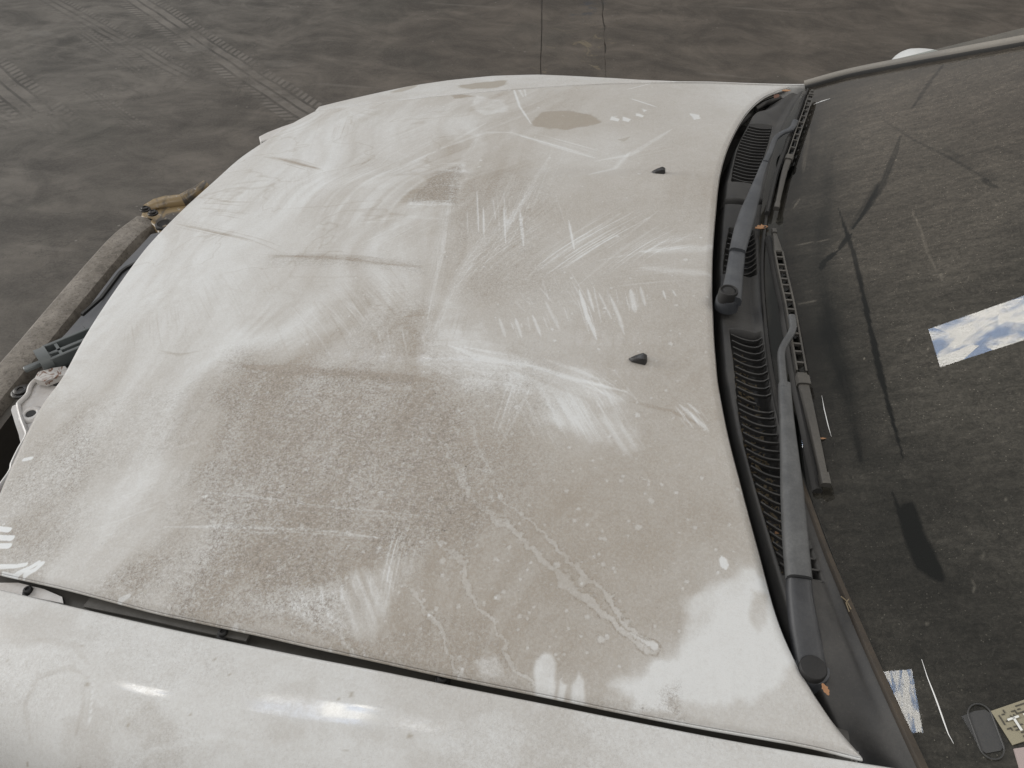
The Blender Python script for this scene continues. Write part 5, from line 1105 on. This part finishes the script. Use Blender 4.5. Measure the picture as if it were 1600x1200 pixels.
# radiator support: white pressed steel, rusty lip, raised boss with a hole
TOP = [(-1.03, -0.2135, 0.715), (-1.0514, -0.218, 0.715), (-1.069, -0.2314, 0.715), (-1.0771, -0.2508, 0.715), (-1.0735, -0.2658, 0.715), (-1.0659, -0.2829, 0.715), (-1.0668, -0.3012, 0.715), (-1.0641, -0.3096, 0.715), (-1.0394, -0.3352, 0.715), (-1.0172, -0.3547, 0.715), (-1.0074, -0.3665, 0.715), (-1.0002, -0.3947, 0.715), (-0.9921, -0.4205, 0.715), (-0.9836, -0.4377, 0.715), (-0.9764, -0.5083, 0.715), (-0.9651, -0.5613, 0.715), (-0.9095, -0.5811, 0.715), (-0.9226, -0.4971, 0.715), (-0.9655, -0.3126, 0.715), (-0.9773, -0.2236, 0.715)]
rsup = slab(TOP, .006, -.006).build('radiator_support', M_white, car, label='white radiator support, chipped and rusty')
md = rsup.modifiers.new('bevel', 'BEVEL'); md.width = .002; md.segments = 2
rim = [(-1.027, -0.2189, 0.719), (-1.0463, -0.2246, 0.719), (-1.0627, -0.2377, 0.719), (-1.0687, -0.2565, 0.719), (-1.0671, -0.2703, 0.719), (-1.0597, -0.2872, 0.719), (-1.0605, -0.3054, 0.719), (-1.0578, -0.3123, 0.719), (-1.0333, -0.3378, 0.719), (-1.013, -0.3561, 0.719), (-1.0014, -0.3689, 0.719), (-0.9942, -0.397, 0.719), (-0.9862, -0.4227, 0.719), (-0.978, -0.4424, 0.719), (-0.9725, -0.5105, 0.719)]
sw('support_rim', rim, circ(8), [.007], [.009], M_white, rsup, 90)
low = [(-1.0896, -0.284, 0.69), (-1.0963, -0.2945, 0.69), (-1.0925, -0.3029, 0.69), (-1.0672, -0.3273, 0.69), (-1.0445, -0.3484, 0.69), (-1.029, -0.3648, 0.69), (-1.0309, -0.3513, 0.69), (-1.0568, -0.3222, 0.69)]
slab(low, .012, -.010).build('support_flange', M_white, rsup)
low = [(-1.0175, -0.4004, 0.69), (-1.0154, -0.4184, 0.69), (-1.0147, -0.4513, 0.69), (-1.0008, -0.4945, 0.69), (-0.9809, -0.4785, 0.69), (-0.9982, -0.4264, 0.69)]
slab(low, .008, -.02).build('support_flange', M_white, rsup)
lip = [(-1.028, -0.2235, 0.726), (-1.0463, -0.2322, 0.726), (-1.0635, -0.2454, 0.726), (-1.059, -0.2619, 0.726), (-1.0385, -0.2639, 0.726), (-1.0253, -0.2486, 0.726), (-1.0082, -0.2387, 0.726)]
o = slab(lip, .012, -.006).build('rusty_lip', None or M_white, rsup)
c = [(-1.0282, -0.3233, 0.7155)][0]; b = MB(); b.lathe(c, [(.019, 0), (.017, .003), (.011, .004), (.009, .0035), (.0075, .001)], 28); b.build('support_boss', M_white, rsup, ang=50)
b = MB(); b.lathe(c, [(.0074, -.001), (.0074, .0032), (.0001, .0033)], 20); b.build('support_hole', M_black, rsup)  # black disc, its colour stands for the shade in the hole
c = [(-1.138, -0.235, 0.66)][0]; bolt(c, .012, rsup, M_bolt)
def mrust():
    t = NT('rust flecked white'); a = t.noise(60, 5, .65, 1.); c = t.mix(t.ramp(a, .50, .60), (.50, .48, .45), (.16, .075, .04)); return t.done(t.bsdf(c, .6, 0, t.bump(a, .4, .001)))
o.data.materials[0] = mrust()
# added dark block so the bay is not see through from the front
P = [(-1.2317, -0.0979, 0.6), (-1.2523, 0.2532, 0.6), (-1.1236, 0.28, 0.6), (-0.9846, -0.1201, 0.6), (-1.0099, -0.3753, 0.6), (-0.9982, -0.6012, 0.6), (-1.1299, -0.5742, 0.6), (-1.1588, -0.2893, 0.6)]
slab(P, .01, -.2).build('front_dark_block', M_bay, car)
# corner reinforcement visible at the front end of the gap
P = [(-0.815, -0.6453, 0.7984), (-0.7694, -0.6418, 0.808), (-0.7281, -0.6467, 0.8158), (-0.6975, -0.6538, 0.8211), (-0.6905, -0.6611, 0.8219), (-0.7288, -0.6582, 0.8148), (-0.7685, -0.6551, 0.8072), (-0.8097, -0.6517, 0.799)]
slab(P, .002).build('gap_plate', M_white, fender)

# ------------------------------------------------------------------ floor
def mat_floor():
    t = NT('old stained concrete'); 
    a = t.noise(.9, 6, .6, .6); b_ = t.noise(3.2, 7, .68, 1.2); c_ = t.noise(24, 8, .78); d_ = t.noise(2.2, 6, .62, .8, scale=(1, 1.7, 1), rot=(0, 0, .35)); e_ = t.noise(1.3, 4, .5, 0, scale=(.8, 1, 1))
    f = t.math('ADD', t.math('MULTIPLY', t.ramp(b_, .35, .70), .5), t.math('MULTIPLY', t.ramp(d_, .35, .72), .6))
    sx = t.n('ShaderNodeSeparateXYZ'); t.L(t.tc.outputs['Object'], sx.inputs[0]); x, y = sx.outputs[0], sx.outputs[1]
    gl = t.ramp(x, -.9, -3.4)  # towards the front: greyer concrete, lightened to carry the stronger light there
    brown = t.mix(f, (.043, .035, .027), (.112, .092, .072))
    grey = t.mix(f, (.045, .041, .035), (.155, .141, .121))
    c = t.mix(gl, brown, grey)
    c = t.mix(t.math('MULTIPLY', t.ramp(a, .52, .7), .35), c, (.052, .050, .040))
    c = t.mix(t.math('MULTIPLY', t.ramp(c_, .5, .75), .25), c, (.16, .145, .125))
    # ochre scuffs on the jointed strip
    oc = t.math('MULTIPLY', t.ramp(t.noise(5, 6, .7, 1.5), .57, .64), t.math('MULTIPLY', t.ramp(x, -.85, -.70), t.ramp(x, -.35, -.5)))
    oc = t.math('MULTIPLY', oc, t.ramp(y, 3.9, 3.3)); c = t.mix(t.math('MULTIPLY', oc, .6), c, (.19, .155, .095))
    bl = t.math('MULTIPLY', t.ramp(t.noise(7, 4, .6), .5, .6), t.math('MULTIPLY', t.math('MULTIPLY', t.ramp(x, -.75, -.70), t.ramp(x, -.52, -.56)), t.math('MULTIPLY', t.ramp(y, 3.7, 3.8), t.ramp(y, 4.1, 4.0))))
    c = t.mix(t.math('MULTIPLY', bl, .7), c, (.03, .036, .046))
    g1 = t.ramp(t.noise(110, 4, .75), .35, .7); c = t.mix(t.math('MULTIPLY', g1, .22), c, (.17, .155, .135))
    g2 = t.ramp(t.noise(45, 6, .8, .5), .56, .66); c = t.mix(t.math('MULTIPLY', g2, .35), c, (.042, .037, .031))
    ck = t.ramp(t.noise(1.1, 8, .62, 1.5), .497, .50); ck2 = t.ramp(t.noise(1.1, 8, .62, 1.5), .505, .502); c = t.mix(t.math('MULTIPLY', t.math('MULTIPLY', ck, ck2), .45), c, (.035, .03, .025))
    ps = t.math('MULTIPLY', t.ramp(t.vor(14), .10, .05), t.ramp(t.noise(4, 2), .5, .6)); c = t.mix(t.math('MULTIPLY', ps, .5), c, (.26, .24, .21))
    # pale drips and scuffs
    pd = t.ramp(t.vor(1.6, scale=(1, 1.7, 1)), .16, .12); c = t.mix(t.math('MULTIPLY', t.math('MULTIPLY', pd, gl), .22), c, (.20, .19, .17))
    sc_ = t.ramp(t.noise(7, 2, .4, .2, scale=(.15, 2.2, 1), rot=(0, 0, .6)), .68, .74); c = t.mix(t.math('MULTIPLY', sc_, .22), c, (.20, .18, .155))
    # long pale tyre drags
    # dusty tyre prints: (start, end, half width, pitch, strength)
    wob = t.math('MULTIPLY', t.math('SUBTRACT', t.noise(2.5, 2), .5), .03)
    for (p, q, hw, pitch, k, skew) in TRACKS:
        dx_, dy_ = q[0]-p[0], q[1]-p[1]; Ln = math.hypot(dx_, dy_); dx_ /= Ln; dy_ /= Ln
        X_ = t.math('SUBTRACT', x, p[0]); Y_ = t.math('SUBTRACT', y, p[1])
        l = t.math('ADD', t.math('MULTIPLY', X_, dx_), t.math('MULTIPLY', Y_, dy_)); w_ = t.math('ADD', t.math('SUBTRACT', t.math('MULTIPLY', Y_, dx_), t.math('MULTIPLY', X_, dy_)), wob)
        aw = t.math('ABSOLUTE', w_)
        m = t.math('MULTIPLY', t.ramp(aw, hw, hw*.93), t.math('MULTIPLY', t.ramp(l, -.05, .25), t.ramp(l, Ln, Ln-.4)))
        ph = t.math('FRACT', t.math('DIVIDE', t.math('ADD', l, t.math('MULTIPLY', t.math('ABSOLUTE', t.math('SUBTRACT', aw, hw*.35)), skew)), pitch))
        bars = t.math('MULTIPLY', t.ramp(ph, .0, .12), t.ramp(ph, .72, .60))
        edge = t.ramp(aw, hw*.45, hw*.55); gro = t.ramp(t.math('ABSOLUTE', t.math('SUBTRACT', aw, hw*.48)), .004, .010)
        rib = t.math('ADD', t.math('MULTIPLY', edge, bars), t.math('SUBTRACT', 1.0, edge))
        gro2 = t.ramp(aw, .004, .010); tr = t.math('MULTIPLY', t.math('MULTIPLY', rib, gro), gro2)
        worn = t.ramp(t.noise(3.5, 5, .7), .36, .62)
        lit = t.math('MULTIPLY', t.math('MULTIPLY', t.math('MULTIPLY', m, tr), worn), k)
        dk = t.math('MULTIPLY', t.math('MULTIPLY', t.math('MULTIPLY', m, t.math('SUBTRACT', 1.0, tr)), worn), k*.8)
        c = t.mix(lit, c, (.21, .19, .165)); c = t.mix(dk, c, (.045, .041, .036))
    r = t.math('SUBTRACT', .68, t.math('MULTIPLY', f, .18))
    return t.done(t.bsdf(c, r, 0, t.bump(t.math('ADD', c_, t.math('MULTIPLY', b_, .8)), .3, .004), spec=.35))
_f = lambda P: [(p[0], p[1]) for p in P]
TR = _f([(-3.5216, 3.5981), (-1.5668, 2.0804), (-4.0735, 3.4812), (-2.323, 2.381), (-3.7541, 2.4949), (-2.7257, 1.7733), (-3.6387, 3.1091), (-2.6278, 2.3952), (-3.1883, 3.7954), (-2.2969, 3.0832), (-4.6508, 3.7531), (-3.384, 2.8537), (-3.4829, 2.0611), (-2.8187, 1.7225), (-3.022, 2.3123), (-2.3321, 1.8559)])
TRACKS = [(TR[0], TR[1], .115, .045, .5, .6), (TR[2], TR[3], .085, .040, .35, .6), (TR[4], TR[5], .13, .05, .40, .5), (TR[6], TR[7], .05, .04, .25, .4), (TR[12], TR[13], .07, .05, .28, .5), (TR[14], TR[15], .035, .035, .4, .5)]
M_floor = mat_floor()
fl = bpy.data.objects.new('floor', None); link(fl, kind='structure', label='stained concrete workshop floor with dusty tyre prints')
J = [(-0.7564, 2.936), (-0.9422, 4.0219), (-0.4247, 3.0058), (-0.576, 4.0994)]
def jx(a, b, y): return a[0]+(b[0]-a[0])*(y-a[1])/(b[1]-a[1])
def floor_slab(xl, xr, jag=0, seed=0):
    """slab between two joint lines given as functions of y; recessed bevelled edges"""
    ys = np.r_[-14, np.linspace(-2, 6, 260), 30]; N_ = Noise(seed+40); V = []; 
    cols = [(-1, -.03), (-1, -.004), (-.75, 0), (0, 0), (.75, 0), (1, -.004), (1, -.03)]
    for y in ys:
        wl = (float(N_.fbm(np.array(y*6.), np.array(1.), 4))-.5)*jag; wr = (float(N_.fbm(np.array(y*6.), np.array(9.), 4))-.5)*jag
        a, c = xl(y)+wl, xr(y)+wr
        V += [(a, y, -.03), (a, y, -.003), (a+.003, y, 0), ((a+c)/2, y, 0), (c-.003, y, 0), (c, y, -.003), (c, y, -.03)]
    F = [(i*7+j, i*7+j+1, (i+1)*7+j+1, (i+1)*7+j) for i in range(len(ys)-1) for j in range(6)]
    return mesh('concrete_slab', V, F, M_floor, fl, smooth=False)
jl = lambda y: jx(J[0], J[1], y); jr = lambda y: jx(J[2], J[3], y)
floor_slab(lambda y: -25, lambda y: jl(y)-.0015, .010, 1)
floor_slab(lambda y: jl(y)+.0015, lambda y: jr(y)-.0012, .012, 2)
floor_slab(lambda y: jr(y)+.0012, lambda y: 25, .03, 3)
mesh('joint_filler', [(-25, -14, -.008), (25, -14, -.008), (25, 30, -.008), (-25, 30, -.008)], [(0, 1, 2, 3)], M_beamd, fl)

# ------------------------------------------------------------------ loose debris
def leaf(name, c, r, ang, lab, group='leaf scraps blown around the cowl', curl=.5, m=None, el=2.2):
    V = []; n = 10; z0 = 0
    for i in range(n+1):
        t = i/n; w_ = math.sin(math.pi*min(1, t*1.02))**.7*r/el*(1+.25*math.sin(i*2.3))
        zc = curl*r*(t-.5)**2
        for s_ in (-1, -.4, .4, 1):
            x, y = (t-.5)*2*r, s_*w_; z = zc+curl*abs(s_)**2*w_*.8
            V.append((c[0]+x*math.cos(ang)-y*math.sin(ang), c[1]+x*math.sin(ang)+y*math.cos(ang), c[2]+z+.0006))
    F = [(i*4+j, i*4+j+1, (i+1)*4+j+1, (i+1)*4+j) for i in range(n) for j in range(3)]
    o = mesh(name, V, F, m or M_leaf, None, label=lab, cat='leaf', group=group); md = o.modifiers.new('solid', 'SOLIDIFY'); md.thickness = .0005
    return o
leaf('dry_leaf', [(0.0773, 0.0971, 0.9449)][0], .0115, .45, 'curled orange brown leaf scrap beside the far wiper arm', curl=.9)
leaf('dry_leaf', [(0.1236, 0.6265, 0.935)][0], .012, 1.2, 'dark brown leaf in the pocket at the far bonnet corner', m=dusty('brown leaf', (.12, .05, .03), (.2, .13, .09), .4, .7))
leaf('dry_leaf', [(0.1444, 0.6596, 0.935)][0], .010, .3, 'small rusty leaf nearest the far pillar foot', m=M_leaf)
leaf('dry_leaf', [(0.1168, -0.648, 0.936)][0], .006, 2.0, 'tan leaf scrap poking out under the near wiper pivot')
leaf('dry_leaf', [(0.1322, -0.3528, 0.9539)][0], .005, .2, 'tiny orange leaf sliver touching the near wiper blade', el=4)
leaf('dry_leaf', [(0.0857, -0.4712, 0.922)][0], .005, .8, 'orange leaf crumb in the near grille beside the wiper arm')
leaf('dry_leaf', [(0.1285, -0.6924, 0.925)][0], .008, .1, 'reddish leaf wedged in the gap by the near bonnet tip', el=4)
b = MB(); R = [(0.1371, -0.5531, 0.9448), (0.1411, -0.5573, 0.946), (0.1447, -0.5666, 0.9465)]; b.sweep(R, circ(5), widths=[.0012]*3, heights=[.0012]*3); R = [(0.143, -0.5566, 0.948), (0.1406, -0.5604, 0.9465), (0.1427, -0.5696, 0.9463)]; b.sweep(R, circ(5), widths=[.001]*3, heights=[.001]*3)
b.build('dry_stalk', M_litter, None, label='thin forked straw stalk caught on the near windscreen seal', cat='straw')
